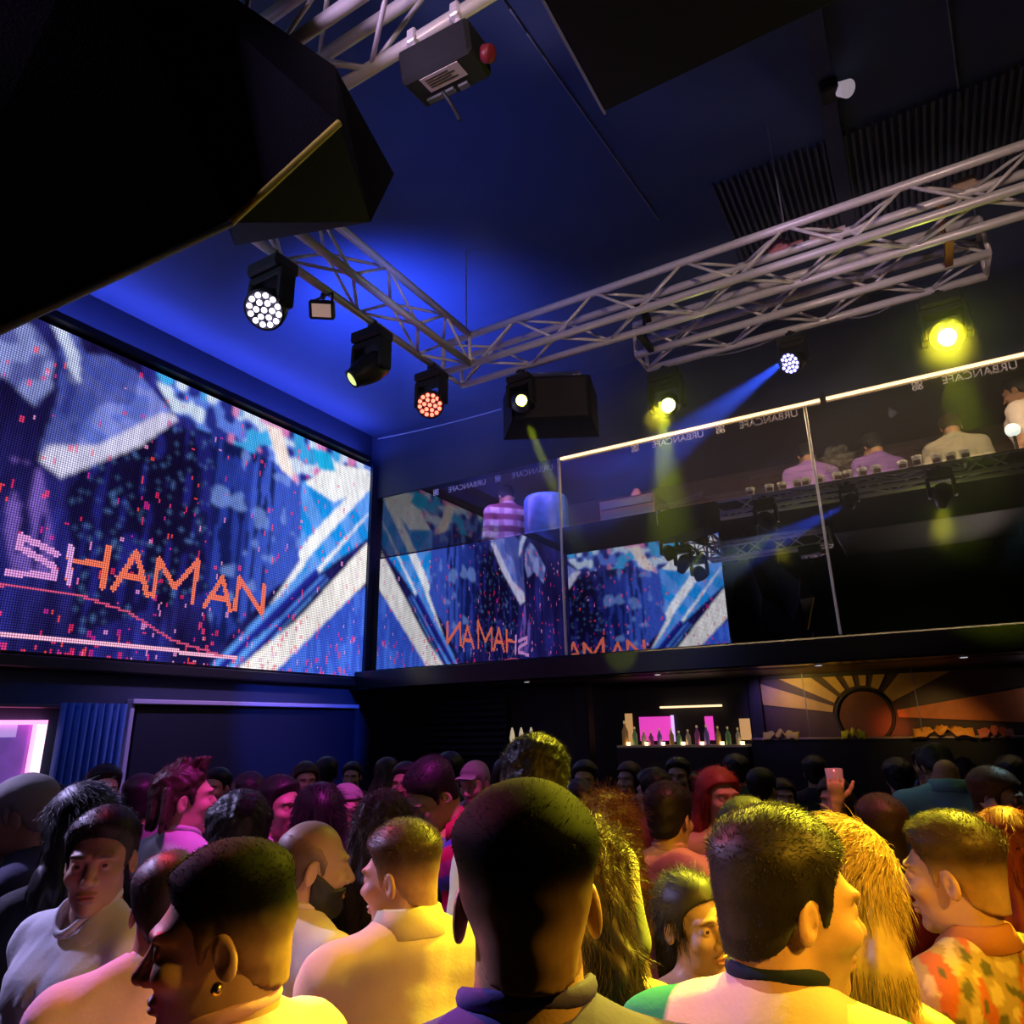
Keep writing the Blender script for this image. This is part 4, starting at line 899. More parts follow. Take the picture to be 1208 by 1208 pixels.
def person(name, label, X, Yw, ztop, yaw, hy=0., hp=0., hr=0., hs=1., sex='m', hair='short', hc='black', skin='tan', shirt='tee', col=(.02,.02,.025), paint=None, lod=1, beard=0, arms=None, nostr=1., seed=1, group=None, wide=1., eyes=True, zbase=0., extra=None, flat=0, hlen=1.):
    fem = sex == 'f'; dh = {2: .0034, 1: .0052, 0: .0078}[lod]; dc = {2: .014, 1: .017, 0: .022}[lod]
    R, hcn = frame_head(hy, hp, hr, hs)
    root = thing(name, label, 'person', (X, Yw, zbase), 0, group)
    B = bpy.data.objects.new
    # ---- body
    A = arms or {}
    aR = A.get('R', ((.236, -.03, 1.13), (.228, .07, .90), 'relaxed', (-1, 0, 0))); aL = A.get('L', ((-.236, -.03, 1.13), (-.228, .07, .90), 'relaxed', (1, 0, 0)))
    pts = np.array([aR[0], aR[1], aL[0], aL[1], (.32, .2, 0), (-.32, -.2, 0)]); lo = pts.min(0)-.07; hi = pts.max(0)+.07
    zt = hcn[2]+.135*hs
    xs = axis(lo[0], hi[0], hcn[0]-.115*hs, hcn[0]+.115*hs, dh, dc); ys = axis(min(lo[1], -.2), max(hi[1], .22), hcn[1]-.135*hs, hcn[1]+.145*hs, dh, dc); zs = axis(-.02, max(zt, hi[2]), 1.455, zt, dh, dc)
    F = Field(xs, ys, zs)
    sh = torso(F, fem, -.004, wide); legs(F, -.004)
    arm(F, sh, 1, aR[0], aR[1], -.001, fem=fem); arm(F, sh, -1, aL[0], aL[1], -.001, fem=fem)
    for sx in (-1, 1): F.ell((sx*.105, .03, .04), (.038, .10, .034), .02)
    neck_prims(F, .056 if not fem else .046)
    nk = hcn+R @ np.array((0, -.02, -.05))*hs; F.cap(nk, (0, -.028, 1.47), .052*hs if not fem else .044, .055 if not fem else .046, .02)
    F.frame(R, hcn, hs); head_prims(F, fem, 0, lod > 0); F.frame()
    V, Q = F.mesh(); nb = len(V)
    Ph = ((V-hcn) @ R)/hs
    sk = np.array(SKINS[skin]); C = np.tile(sk, (nb, 1)); m = np.exp(-((Ph[:,0]/.023)**2+((Ph[:,2]+.0655)/.010)**2)**2)*(Ph[:,1] > .07); C += m[:,None]*(np.array((.42, .13, .11))*sk[0]/.46-C)*.8
    for sx in (-1, 1):
        q = np.exp(-(((Ph[:,0]-sx*.031)/.020)**2+((Ph[:,2]-.0265+.10*np.abs(np.abs(Ph[:,0])-.026))/.0048)**2)**2)*(Ph[:,1] > .05); C += q[:,None]*(np.array(HC[hc if hc != 'blond' else 'brown'])*1.2-C)*.85
    if beard == 1:
        q = smooth01(-Ph[:,2], .028, .05)*smooth01(Ph[:,1], -.01, .02)*(1-m)*(V[:,2] > 1.47); q *= smooth01(np.hypot(Ph[:,0]/.9, Ph[:,2]+.1), .0, .03)*0+1; C += (q*.45)[:,None]*(np.array(HC[hc])*1.6-C)
    allV = [V]; allQ = [Q]; allC = [C]; off = nb
    for sx, a in ((1, aR), (-1, aL)):
        hv, hq = place_hand(a[2], sx, a[1], a[0], a[3]); hv = hv*(.92 if fem else 1.)+np.array(a[1]); allV.append(hv); allQ.append(hq+off); allC.append(np.tile(sk, (len(hv), 1))); off += len(hv)
    body = obj_np('body', np.vstack(allV), [np.vstack(allQ)], SKIN, root, np.vstack(allC))
    top = V[:,2].max()
    if lod == 2 and eyes:
        for sx in (-1, 1):
            e = MB(); c = hcn+R @ np.array((sx*.031, .0765, .005))*hs; e.sphere((0,0,0), .0130*hs, 16, 12, 0)
            Vv = np.vstack(e.v); Rm = R @ rotm('X', rad(-90)); e.v = [Vv @ Rm.T+c]
            e.m = [1 if np.mean(Vv[f], 0)[2] > .0112*hs else 0 for f in e.f]; e.build('eye', [EYEW, IRIS], root, True)
    # ---- hair
    hcol = np.array(HC[hc])*(.22 if flat else 1); sr = np.random.default_rng(seed)
    if hair != 'none':
        long_ = hair in ('long', 'ponytail', 'longcurly'); d = {2: .0042, 1: .0056, 0: .0085}[lod]
        zl = {'long': -.44, 'longcurly': -.36, 'ponytail': -.36}.get(hair, -.14)
        G = Field(np.arange(-.145, .146, d, dtype=np.float32), np.arange(-.20, .14, d, dtype=np.float32), np.arange(zl, .19, d, dtype=np.float32))
        head_prims(G, fem, 1e-6, False); G.cap((0, -.040, -.03), (0, -.045, -.16), .052 if not fem else .043, .055 if not fem else .045, .02)
        Xh, Yh, Zh = G.all(); ax = np.abs(Xh)
        top_t, side_t = {'short': (.022, .011), 'fade': (.024, .0045), 'buzz': (.007, .005), 'quiff': (.024, .0045), 'curly': (.034, .020), 'afro': (.048, .036), 'long': (.022, .020), 'longcurly': (.026, .024), 'ponytail': (.013, .009), 'bald': (.002, .003), 'bun': (.014, .010), 'cap': (.016, .014), 'dread': (.016, .010)}[hair]
        w = smooth01(Zh+.25*(Yh if hair == 'quiff' else 0*Yh), .030, .092); T = side_t+(top_t-side_t)*w
        if hair in ('curly', 'afro', 'longcurly', 'dread'): T = T+.006*sn((Xh, Yh, Zh), 95, seed)+.004*sn((Xh, Yh, Zh), 170, seed+1)
        else: T = T+.0018*sn((Xh, Yh, Zh), 60, seed)
        hl = hairline(Yh, ax)+0*Zh
        if not fem: T = T*(.22+.78*smooth01(Zh-hl, 0, .034))
        H = G.F-T
        if hair == 'bald': hl = np.where(Zh > np.interp(Yh, [-.11, -.03, .01, .045], [.092, .082, .055, .005]), .3, hl)
        if fem or long_ : hl = np.where((Yh < .02), np.minimum(hl, np.interp(Yh, [-.14, -.05, .0, .02], [-.2, -.2, -.04, -.02])), hl)
        if hair == 'ponytail': hl = np.where(Yh < .02, np.interp(Yh, [-.14, -.06, -.03, .0, .02], [-.07, -.055, -.02, .026, .03])+0*Zh, hl)
        H = np.maximum(H, (hl-Zh)*.9)
        G.F = H.astype(np.float32)
        Rt = R.T   # world down in head frame
        dn = Rt @ np.array((0, 0, -1.)); bk = Rt @ np.array((0, -1., 0))
        if hair in ('long', 'longcurly'):
            s0 = np.array((0, -.055, -.01)); k = .03
            for sx in (-1, 0, 1):
                a = np.array((sx*.058, -.045 if sx else -.075, -.0)); b = a+dn*.13*(.5+.5*hlen)+bk*.028+np.array((sx*.022, 0, 0)); c = b+dn*(.20 if hair == 'long' else .13)*hlen+bk*.012+np.array((sx*.03*(1-hlen), 0, 0))
                G.cap(a, b, .040, .046, k); G.cap(b, c, .046, .026, k)
            if hair == 'longcurly' : 
                Xh, Yh, Zh = G.all(); G.F = (G.F-.009*sn((Xh, Yh, Zh), 75, seed+4)).astype(np.float32)
            else:
                Xh, Yh, Zh = G.all(); G.F = (G.F-.0035*np.sin(Xh*170+3*np.sin(Zh*14))*smooth01(-Zh, 0, .06)).astype(np.float32)
        if hair == 'ponytail':
            a = np.array((0, -.105, .02)); b = a+bk*.03+dn*.05; c = b+dn*.30; G.ell(tuple(a), (.026, .024, .026), .015); G.cap(a, b, .024, .032, .02); G.cap(b, c, .034, .018, .02)
        if hair == 'cap' and not fem: G.ell((0, .100, .062), (.068, .055, .008), .02)
        if hair == 'bun': G.ell((0, -.10, .10), (.045, .04, .04), .012)
        if hair == 'dread':
            for i in range(16):
                a0 = sr.uniform(-2.6, 2.6); p = np.array((.07*math.sin(a0), -.02-.07*math.cos(a0*.6), .045)); q = p+dn*sr.uniform(.08, .14)+bk*sr.uniform(.005, .025)+np.array((.03*math.sin(a0), 0, 0)); G.cap(p, q, .014, .009, .006)
            for i in range(14):
                p = np.array((sr.uniform(-.05,.05), sr.uniform(-.05,.07), .11)); G.cap(p, p+np.array((sr.uniform(-.02,.02), sr.uniform(-.01,.03), .03)), .013, .009, .006)
        Vh, Qh = G.mesh()
        if len(Vh):
            skinmix = np.zeros(len(Vh))
            if hair in ('fade', 'quiff'): skinmix = (1-smooth01(Vh[:,2], -.02, .058))*.85
            if hair == 'bald': skinmix = .25+.6*smooth01(Vh[:,2]-np.interp(Vh[:,1], [-.11, -.03, .01, .045], [.092, .082, .055, .005]), -.04, .0)
            if hair == 'buzz': skinmix[:] = .12
            ch = hcol[None]*(1-skinmix[:,None])+sk[None]*.8*skinmix[:,None]
            if hair == 'cap': ch[:] = hcol
            fv = [Vh]; ff = [Qh]; fc = [ch]
            ns = int({2: 7000, 1: 2800, 0: 0}[lod]*nostr*{'bald': 0, 'buzz': .5, 'cap': 0, 'fade': 1, 'quiff': 1, 'short': 1, 'curly': 1.2, 'afro': 1.3, 'long': .9, 'longcurly': 1.2, 'ponytail': .6, 'bun': .5, 'dread': .6}[hair])
            if ns > 20:
                Ps, Ns = surf(Vh, Qh, ns, seed+3); keep = np.ones(ns, bool)
                if hair in ('fade', 'quiff'): keep = Ps[:,2] > .044
                Ps, Ns = Ps[keep], Ns[keep]; n = len(Ps); r_ = np.random.default_rng(seed+5)
                if long_:
                    dr = Ns*.25+dn*1.0*smooth01(.07-Ps[:,2], 0, .08)[:,None]+bk*.5*smooth01(Ps[:,2], .0, .07)[:,None]+r_.normal(size=(n,3))*(.10 if hair != 'longcurly' else .28); L = r_.uniform(.03, .075, n); g_, cu = .25, (.05 if hair != 'longcurly' else .30); rr = .0009
                elif hair in ('curly', 'afro', 'dread'): dr = Ns*.7+r_.normal(size=(n,3))*.6; L = r_.uniform(.008, .018, n); g_, cu = .0, .7; rr = .0008
                else:
                    fwd = np.array((0, .75, 0.)) if hair in ('fade', 'short') else np.array((0, .45, .35)); sd = smooth01(Ps[:,2], .04, .09)[:,None]
                    tg = sd*fwd+(1-sd)*np.array((0, -.25, -.8)); tg = tg-Ns*(tg*Ns).sum(1)[:,None]
                    dr = Ns*(.22+.25*sd)+tg+r_.normal(size=(n,3))*.22; L = r_.uniform(.007, .014, n)*(.5+.6*sd[:,0])*(.6 if hair == 'buzz' else 1); g_, cu = .03, .15; rr = .0006
                    if flat: dr = tg+Ns*.18+r_.normal(size=(n,3))*.10; L = L*.55; rr = .0005
                dr /= np.linalg.norm(dr, axis=1)[:,None]+1e-9
                vs, fs = strands(Ps-Ns*.001, dr, L, rr, 3, g_, cu, seed+9); fv.append(vs); ff.append(fs+len(Vh)); fc.append(np.tile(hcol*1.3, (len(vs), 1)))
            Va = np.vstack(fv)*hs @ R.T+hcn; top = max(top, np.percentile(Va[:,2], 99.9))
            obj_np('hair' if hair != 'cap' else 'cap', Va, ff, (HAIRM if flat else HAIR) if hair != 'cap' else CLOTH, root, np.vstack(fc))
    if beard == 2:
        d = .0045 if lod == 2 else .006
        G = Field(np.arange(-.085, .086, d, dtype=np.float32), np.arange(-.03, .13, d, dtype=np.float32), np.arange(-.16, .02, d, dtype=np.float32)); head_prims(G, fem, 1e-6, False); Xh, Yh, Zh = G.all()
        H = G.F-.009-.002*sn((Xh, Yh, Zh), 120, seed); H = np.maximum(H, Zh-np.interp(Yh, [0, .03, .06, .10], [.0, -.02, -.044, -.046])); H = np.maximum(H, -(Yh+.004)); H = np.maximum(H, .022-np.hypot(Xh*.8, (Zh+.066)*1.9)-(Yh < .06)*1.)
        G.F = H.astype(np.float32); Vh, Qh = G.mesh()
        if len(Vh): obj_np('beard', Vh*hs @ R.T+hcn, [Qh], HAIR, root, np.tile(hcol, (len(Vh), 1)))
    # ---- clothes
    ds = {2: .0095, 1: .013, 0: .019}[lod]; arms_ = ((1, aR), (-1, aL))
    long_s = shirt in ('long', 'jacket', 'collar_long')
    G = Field(np.arange(lo[0], hi[0], ds, dtype=np.float32), np.arange(min(-.22, lo[1]), max(.24, hi[1]), ds, dtype=np.float32), np.arange(.80 if shirt != 'dress' else .50, max(1.60, (hi[2] if long_s else 1.6)), ds, dtype=np.float32))
    th = .016 if shirt != 'jacket' else .026
    torso(G, fem, th, wide)
    if shirt == 'dress': G.cap((0, 0, .95), (0, 0, .5), .15, .19, .05)
    for sx, a in arms_:
        if shirt in ('tank', 'dress'): continue
        if long_s: arm(G, sh, sx, a[0], np.array(a[1])+(np.array(a[0])-np.array(a[1]))*.06, th*.8+.002, fem=fem)
        else: arm(G, sh, sx, a[0], a[1], .015, .62, fem=fem)
    Xb, Yb, Zb = G.all()
    fold = sn((Xb, Yb, Zb*.8), 34, seed+11)*.0045+sn((Xb, Yb, Zb), 70, seed+12)*.0022
    G.F = G.F+(fold*(1.1 if shirt == 'jacket' else 1.)).astype(np.float32)
    ht = .84 if shirt != 'dress' else .52
    G.F = np.maximum(G.F, (ht-Zb).astype(np.float32)+0*G.F)
    if shirt in ('tank', 'dress'):
        G.F = np.maximum(G.F, np.abs(Xb)*1.0-(.125 if fem else .15)+np.clip(Zb-1.30, 0, 1)*.35); nr = .115
        G.cap((0, .05, 1.60), (0, .02, 1.42), .10, .085, .01, 's')
    else:
        nr = .058 if not fem else .056
        G.cap((0, .000, 1.60), (0, .006, 1.462), nr+.012, nr, .006, 's'); G.ell((0, .045, 1.482), (.045, .036, .028), .01, 's')
    V, Q = G.mesh(); C = np.tile(np.array(col, float), (len(V), 1))
    if paint is not None: C = paint(V, C)
    sho = obj_np('shirt' if shirt not in ('jacket', 'dress') else shirt, V, [Q], CLOTH, root, C)
    if shirt in ('tee', 'long') and lod == 2:
        n = 44; rz = np.hypot(V[:,0], V[:,1]+.002); an = np.arctan2(V[:,1]+.002, V[:,0]); zz = []
        for q in range(n):
            a = 2*math.pi*q/n; dd = np.abs((an-a+math.pi) % (2*math.pi)-math.pi); k_ = (dd < .22) & (rz < nr+.030) & (rz > nr-.012) & (V[:,2] > 1.40); zz.append(V[k_,2].max() if k_.any() else 1.48)
        zz = np.array(zz); 
        for _ in range(4): zz = (zz+np.roll(zz, 1)+np.roll(zz, -1))/3
        cr = MB(); Vc = []
        for q in range(n):
            a = 2*math.pi*q/n
            for w_ in range(8):
                b_ = 2*math.pi*w_/8; rr_ = nr+.013+.007*math.cos(b_); Vc.append((rr_*math.cos(a), rr_*math.sin(a)*1.06-.002, zz[q]+.004+.011*math.sin(b_)))
        Vc = np.array(Vc); cr.f = [(q*8+w_, ((q+1)%n)*8+w_, ((q+1)%n)*8+(w_+1)%8, q*8+(w_+1)%8) for q in range(n) for w_ in range(8)]
        cc = extra['collar'] if extra and 'collar' in extra else np.array(col)*.92
        obj_np('collar', Vc, [np.array(cr.f)], CLOTH, sho, np.tile(np.array(cc, float), (len(Vc), 1)))
    if shirt in ('jacket', 'collar', 'collar_long'):
        n = 40; Vc = []; hgt = .050 if shirt == 'jacket' else .040
        for i in range(n+1):
            a = rad(-90+(-150+300*i/n)); e = abs(i/n-.5)*2
            for r0, z in ((.066, 0), (.074, hgt*(1-.35*e)), (.082, hgt*(1-.35*e)-.004), (.100+.012*e, -.012-.02*e), (.092, -.018-.02*e), (.072, -.012)):
                Vc.append((r0*math.cos(a), -.010+r0*1.08*math.sin(a), 1.468+z-.055*max(0, math.sin(a))+(.044 if shirt == 'jacket' else .034)))
        Q = []
        for i in range(n):
            for j in range(6): Q.append((i*6+j, (i+1)*6+j, (i+1)*6+(j+1)%6, i*6+(j+1)%6))
        Vc = np.array(Vc); obj_np('collar', Vc, [np.array(Q)], CLOTH, sho, np.tile(np.array(extra['collar'] if extra else np.array(col)*.95, float), (len(Vc), 1)))
    key = ('trousers', fem, lod > 0)
    if shirt != 'dress':
        if key not in PROTO:
            G = Field(np.arange(-.24, .241, .02, dtype=np.float32), np.arange(-.18, .19, .02, dtype=np.float32), np.arange(.05, 1.02, .02, dtype=np.float32))
            legs(G, .014); G.ell((0, -.005, .92), (.162, .115, .13), .05, infl=.006); Z = G.all()[2]; G.F = np.maximum(np.maximum(G.F, Z-.97), .075-Z+0*G.F).astype(np.float32); V, Q = G.mesh()
            PROTO[key] = obj_np('trousers', V, [Q], DENIM, root)
        else: c = PROTO[key].copy(); COL.objects.link(c); c.parent = root
    if 'shoe' not in PROTO:
        G = Field(np.arange(-.06, .061, .008, dtype=np.float32), np.arange(-.12, .18, .008, dtype=np.float32), np.arange(-.01, .13, .008, dtype=np.float32))
        G.cap((0, -.05, .045), (0, .11, .035), .045, .040, .02); G.cap((0, -.035, .05), (0, -.03, .10), .046, .046, .02); G.F = np.maximum(G.F, -G.all()[2]+.001+0*G.F).astype(np.float32); V, Q = G.mesh()
        PROTO['shoe'] = (V, Q)
    V, Q = PROTO['shoe']
    for sx in (-1, 1):
        if ('shoeobj') not in PROTO: o = obj_np('shoe', V, [Q], SHOE, root); PROTO['shoeobj'] = o
        else: o = PROTO['shoeobj'].copy(); COL.objects.link(o); o.parent = root
        o.location = (sx*.105, 0, 0)
    # ---- stand it up
    s = (ztop-zbase)/top; root.scale = (s, s, s); root.rotation_euler = (0, 0, rad(yaw))
    hw = rotm('Z', rad(yaw)) @ hcn*s; root.location = (X-hw[0], Yw-hw[1], zbase)
    root['_h'] = 1; del root['_h']
    return root, s, R, hcn
# ------------------------------------------------------------------ the crowd
def PAINT_stripes(V, C):
    t = np.floor((V[:,2]*1.0+V[:,0]*.35)/.055).astype(int) % 3; C[:] = np.array([(.62,.05,.12), (.10,.16,.60), (.50,.10,.30)])[t]; C[V[:,2] > 1.43] = (.70,.62,.15); return C
def PAINT_raglan(V, C):
    q = np.abs(V[:,0])+(V[:,2]-1.47)*-.28; C[q > .150] = (.02,.30,.16); return C
def PAINT_floral(V, C):
    a = sn((V[:,0], V[:,1], V[:,2]), 60, 31); b = sn((V[:,0], V[:,1], V[:,2]), 42, 33); C[a > .25] = (.62,.50,.28); C[b > .32] = (.50,.14,.06); C[(a < -.4)] = (.12,.12,.06); return C
def PAINT_plaid(V, C):
    t = np.sin(V[:,2]*48) > 0; u = np.sin(V[:,0]*44) > .4; C[:] = (.62,.52,.62); C[t] = (.22,.07,.14); C[u & ~t] = (.40,.28,.40); return C
ARMS_clap = {'R': ((.25, .10, 1.14), (.13, .30, 1.36), 'open', (-1, 0, .1)), 'L': ((-.25, .10, 1.14), (-.10, .30, 1.33), 'open', (1, 0, .1))}
ARMS_free = {'R': ((.245, -.03, 1.13), (.25, .05, .90), 'relaxed', (-1, 0, 0)), 'L': ((-.245, -.03, 1.13), (-.25, .05, .90), 'relaxed', (1, 0, 0))}
ARMS_up = {'L': ((-.22, .20, 1.42), (-.18, .16, 1.70), 'grip', (0, 1, .0)), 'R': ((.25, .06, 1.12), (.14, .28, 1.25), 'grip', (-1, 0, 0))}
ARMS_handhair = {'R': ((.30, .14, 1.44), (.135, .03, 1.56), 'open', (-1, 0, 0)), 'L': ((-.236, -.03, 1.13), (-.228, .05, .90), 'relaxed', (1, 0, 0))}
ARMS_drink = {'R': ((.26, .12, 1.22), (.20, .26, 1.46), 'grip', (-1, .2, 0)), 'L': ((-.25, -.03, 1.13), (-.25, .05, .90), 'relaxed', (1, 0, 0))}
P = {}
P['bighead'] = person('person', 'large dark head with faded black hair seen from behind in the centre foreground', -0.448, 0.79, 1.794, 37.544, -4.0, 0.0, 0.0, 0.969, seed=3, hair='fade', hc='black', skin='tan', shirt='tee', col=(0.1, 0.08, 0.35), lod=2, wide=1.05, eyes=False, flat=1)
P['profL'] = person('person', 'nearest man at the lower left in profile with an undercut and a gold earring', -0.949, 0.779, 1.701, 100.622, 34.0, 3.0, 0.0, 1.006, seed=4, hair='quiff', hc='black', skin='tan', shirt='tee', col=(0.72, 0.38, 0.6), lod=2, beard=1, flat=1)
P['lookcam'] = person('person', 'man in a white t-shirt at the left edge looking at the camera', -1.985, 1.207, 1.679, 186.707, 40.0, 0.0, 0.0, 1.079, seed=5, hair='short', hc='black', skin='tan', shirt='tee', col=(0.68, 0.68, 0.72), lod=2, wide=1.08)
P['bald'] = person('person', 'balding bearded man in a cream t-shirt facing right with raised hands', -1.63, 1.624, 1.602, -14.899, -22.0, 4.0, 0.0, 1.16, seed=6, hair='bald', hc='black', skin='tan', shirt='tee', col=(0.8, 0.66, 0.5), lod=2, beard=2, arms=ARMS_clap)
P['jacket'] = person('person', 'man in a cream jacket seen from behind, turned to the left', -1.182, 1.476, 1.647, 58.688, 40.0, 4.0, 0.0, 1.001, seed=7, hair='fade', hc='brown', skin='light', shirt='jacket', col=(0.8, 0.74, 0.5), lod=2, wide=1.05, eyes=False)
P['lookdown'] = person('person', 'man with bowed head in a red and blue striped shirt', -1.941, 2.621, 1.749, 186.528, -30.0, 34.0, -8.0, 1.154, seed=8, hair='short', hc='black', skin='light', shirt='collar', col=(0.55, 0.05, 0.1), paint=PAINT_stripes, lod=2)
P['cap'] = person('person', 'person in a pale pink cap behind the man in the striped shirt', -2.204, 3.357, 1.69, 183.29, 0.0, 12.0, 0.0, 0.92, seed=9, hair='cap', hc='grey', skin='light', shirt='tee', col=(0.5, 0.4, 0.4), lod=1)
P['tall'] = person('person', 'tallest man with curly yellow-lit hair behind the big dark head', -1.073, 1.97, 1.842, 18.569, 24.0, 16.0, 0.0, 0.968, seed=10, hair='curly', hc='black', skin='light', shirt='tee', col=(0.66, 0.66, 0.5), lod=2, eyes=False)
P['curlR'] = person('person', 'woman with dark wavy hair and a black top just right of the big dark head', -0.672, 1.409, 1.699, 11.486, -6.0, 6.0, 0.0, 1.031, seed=11, sex='f', hair='longcurly', hc='brown', skin='light', shirt='tank', col=(0.03, 0.03, 0.03), lod=2, eyes=False)
P['brown'] = person('person', 'woman with curly auburn hair in an orange dress seen from behind', -1.054, 2.458, 1.649, 15.21, -2.0, 0.0, 0.0, 1.16, seed=12, sex='f', hair='longcurly', hc='auburn', skin='light', shirt='dress', col=(0.72, 0.22, 0.08), lod=2, eyes=False)
P['orange'] = person('person', 'broad man in a pale pink t-shirt seen from behind with short dark hair', -0.996, 2.949, 1.64, 6.661, -16.0, 4.0, 0.0, 1.16, seed=13, hair='short', hc='black', skin='light', shirt='tee', col=(0.76, 0.46, 0.4), lod=2, wide=1.1, eyes=False)
P['woman'] = person('person', 'woman with a dark ponytail looking over her shoulder at the camera', -0.607, 1.918, 1.502, -152.452, 30.0, -2.0, 6.0, 1.087, seed=14, sex='f', hair='ponytail', hc='black', skin='light', shirt='tank', col=(0.04, 0.04, 0.03), lod=2, arms=ARMS_free)
P['raglan'] = person('person', 'man in a pale raglan t-shirt with green sleeves in the right foreground, seen from behind', -0.233, 1.18, 1.737, -2.831, -48.0, 4.0, 0.0, 0.995, seed=15, hair='short', hc='black', skin='light', shirt='tee', col=(0.7, 0.64, 0.56), paint=PAINT_raglan, lod=2, beard=1, wide=1.02, extra={'collar': (0.01, 0.02, 0.05)})
P['blonde'] = person('person', 'woman with long blond hair and a red top behind the man in the raglan shirt', -0.204, 1.655, 1.673, -32.964, 10.0, 4.0, 0.0, 1.099, seed=16, hlen=0.45, sex='f', hair='long', hc='blond', skin='light', shirt='tank', col=(0.55, 0.04, 0.06), lod=2, eyes=False)
P['farR'] = person('person', 'man in a floral shirt in profile at the right edge, facing left', -0.025, 2.118, 1.645, 58.663, 16.0, 2.0, 0.0, 1.16, seed=17, hair='fade', hc='brown', skin='light', shirt='collar', col=(0.4, 0.3, 0.14), paint=PAINT_floral, lod=2, extra={'collar': (0.4, 0.16, 0.07)})
P['redhair'] = person('person', 'woman with long red hair at the right edge seen from behind', 0.122, 2.596, 1.61, -2.7, 0.0, 0.0, 0.0, 1.16, seed=18, sex='f', hair='long', hc='red', skin='light', shirt='dress', col=(0.3, 0.02, 0.04), lod=1)
P['handhair'] = person('person', 'woman at the right edge with a hand on her reddish hair', 0.17, 3.895, 1.658, -102.498, -5.0, 6.0, 0.0, 1.028, seed=19, sex='f', hair='short', hc='auburn', skin='light', shirt='tee', col=(0.1, 0.26, 0.3), lod=1, arms=ARMS_handhair)
P['bluesh'] = person('person', 'man in a light blue collared shirt seen from behind near the shelf', -0.033, 4.411, 1.746, 0.428, 20.0, 42.0, 0.0, 0.967, seed=20, hair='short', hc='black', skin='tan', shirt='collar', col=(0.2, 0.45, 0.58), lod=1, wide=1.1)
P['armup'] = person('person', 'person raising a yellow-lit forearm above the crowd with a drink', -0.238, 3.076, 1.6, 4.417, 30.0, 0.0, 0.0, 1.064, seed=21, sex='f', hair='short', hc='brown', skin='light', shirt='tank', col=(0.12, 0.01, 0.02), lod=1, arms=ARMS_up)
P['redw'] = person('person', 'woman with long red-lit hair in front of the bar', -0.923, 3.458, 1.669, -155.049, 20.0, 0.0, 0.0, 1.076, seed=22, sex='f', hair='long', hc='red', skin='light', shirt='tank', col=(0.35, 0.02, 0.08), lod=1)
P['dk875'] = person('person', 'man with short dark hair just behind the man in the raglan shirt', -0.567, 2.408, 1.638, 13.243, 10.0, 0.0, 0.0, 1.096, seed=23, hair='short', hc='black', skin='tan', lod=1)
P['dread'] = person('person', 'man with short dreadlocks in a white t-shirt facing right, lit violet', -2.599, 1.882, 1.771, -0.913, -29.0, -4.0, 0.0, 1.114, seed=24, hair='dread', hc='brown', skin='light', shirt='tee', col=(0.66, 0.68, 0.7), lod=2, wide=1.05)
P['laugh'] = person('person', 'laughing young man lit magenta behind two dark heads', -2.677, 2.444, 1.674, -102.404, 10.0, 0.0, 4.0, 1.107, seed=25, hair='short', hc='black', skin='light', shirt='tee', col=(0.6, 0.55, 0.6), lod=1)
P['dk280'] = person('person', 'dark curly head seen from behind between the dreadlocked and the laughing man', -2.106, 1.745, 1.675, 50.359, 8.0, 0.0, 0.0, 1.16, seed=26, hair='curly', hc='black', skin='tan', lod=1)
P['dk375'] = person('person', 'woman with long straight black hair seen from behind, left of centre', -2.224, 2.232, 1.661, 49.889, 5.0, 0.0, 0.0, 1.16, seed=27, sex='f', hair='long', hc='black', skin='tan', shirt='tee', lod=1)
P['bandana'] = person('person', 'person in a pale headscarf lit magenta', -2.747, 2.956, 1.593, -122.098, 15.0, 6.0, 0.0, 1.16, seed=28, sex='f', hair='cap', hc='grey', skin='light', shirt='tee', col=(0.3, 0.1, 0.3), lod=1)
P['curl450'] = person('person', 'woman with brown curly hair seen from behind, beside the man in the cream jacket', -1.763, 2.091, 1.67, 40.139, -10.0, 0.0, 0.0, 1.16, seed=29, sex='f', hair='longcurly', hc='brown', skin='tan', shirt='tee', lod=1)
P['flatcap'] = person('person', 'person in a violet-lit flat cap at the left edge', -2.951, 1.473, 1.729, 143.465, -10.0, 10.0, 0.0, 1.16, seed=30, hair='cap', hc='grey', skin='light', shirt='tee', col=(0.05, 0.05, 0.1), lod=1)
P['longhair'] = person('person', 'woman with long dark hair seen from behind at the left edge', -2.456, 1.405, 1.719, 80.228, 5.0, 0.0, 0.0, 1.16, seed=31, sex='f', hair='long', hc='black', skin='light', shirt='long', lod=1)
P['fore'] = person('person', 'man whose forehead shows in front of the blue curtain', -3.779, 2.257, 1.721, 239.149, -350.0, 0.0, 0.0, 0.981, seed=32, hair='short', hc='black', skin='light', lod=1)
P['dk195'] = person('person', 'dark-haired person in a pale pink t-shirt just left of the man with the earring', -1.504, 1.073, 1.613, 54.511, 10.0, 0.0, 0.0, 0.885, seed=33, hair='short', hc='black', skin='tan', col=(0.72, 0.52, 0.66), lod=1)
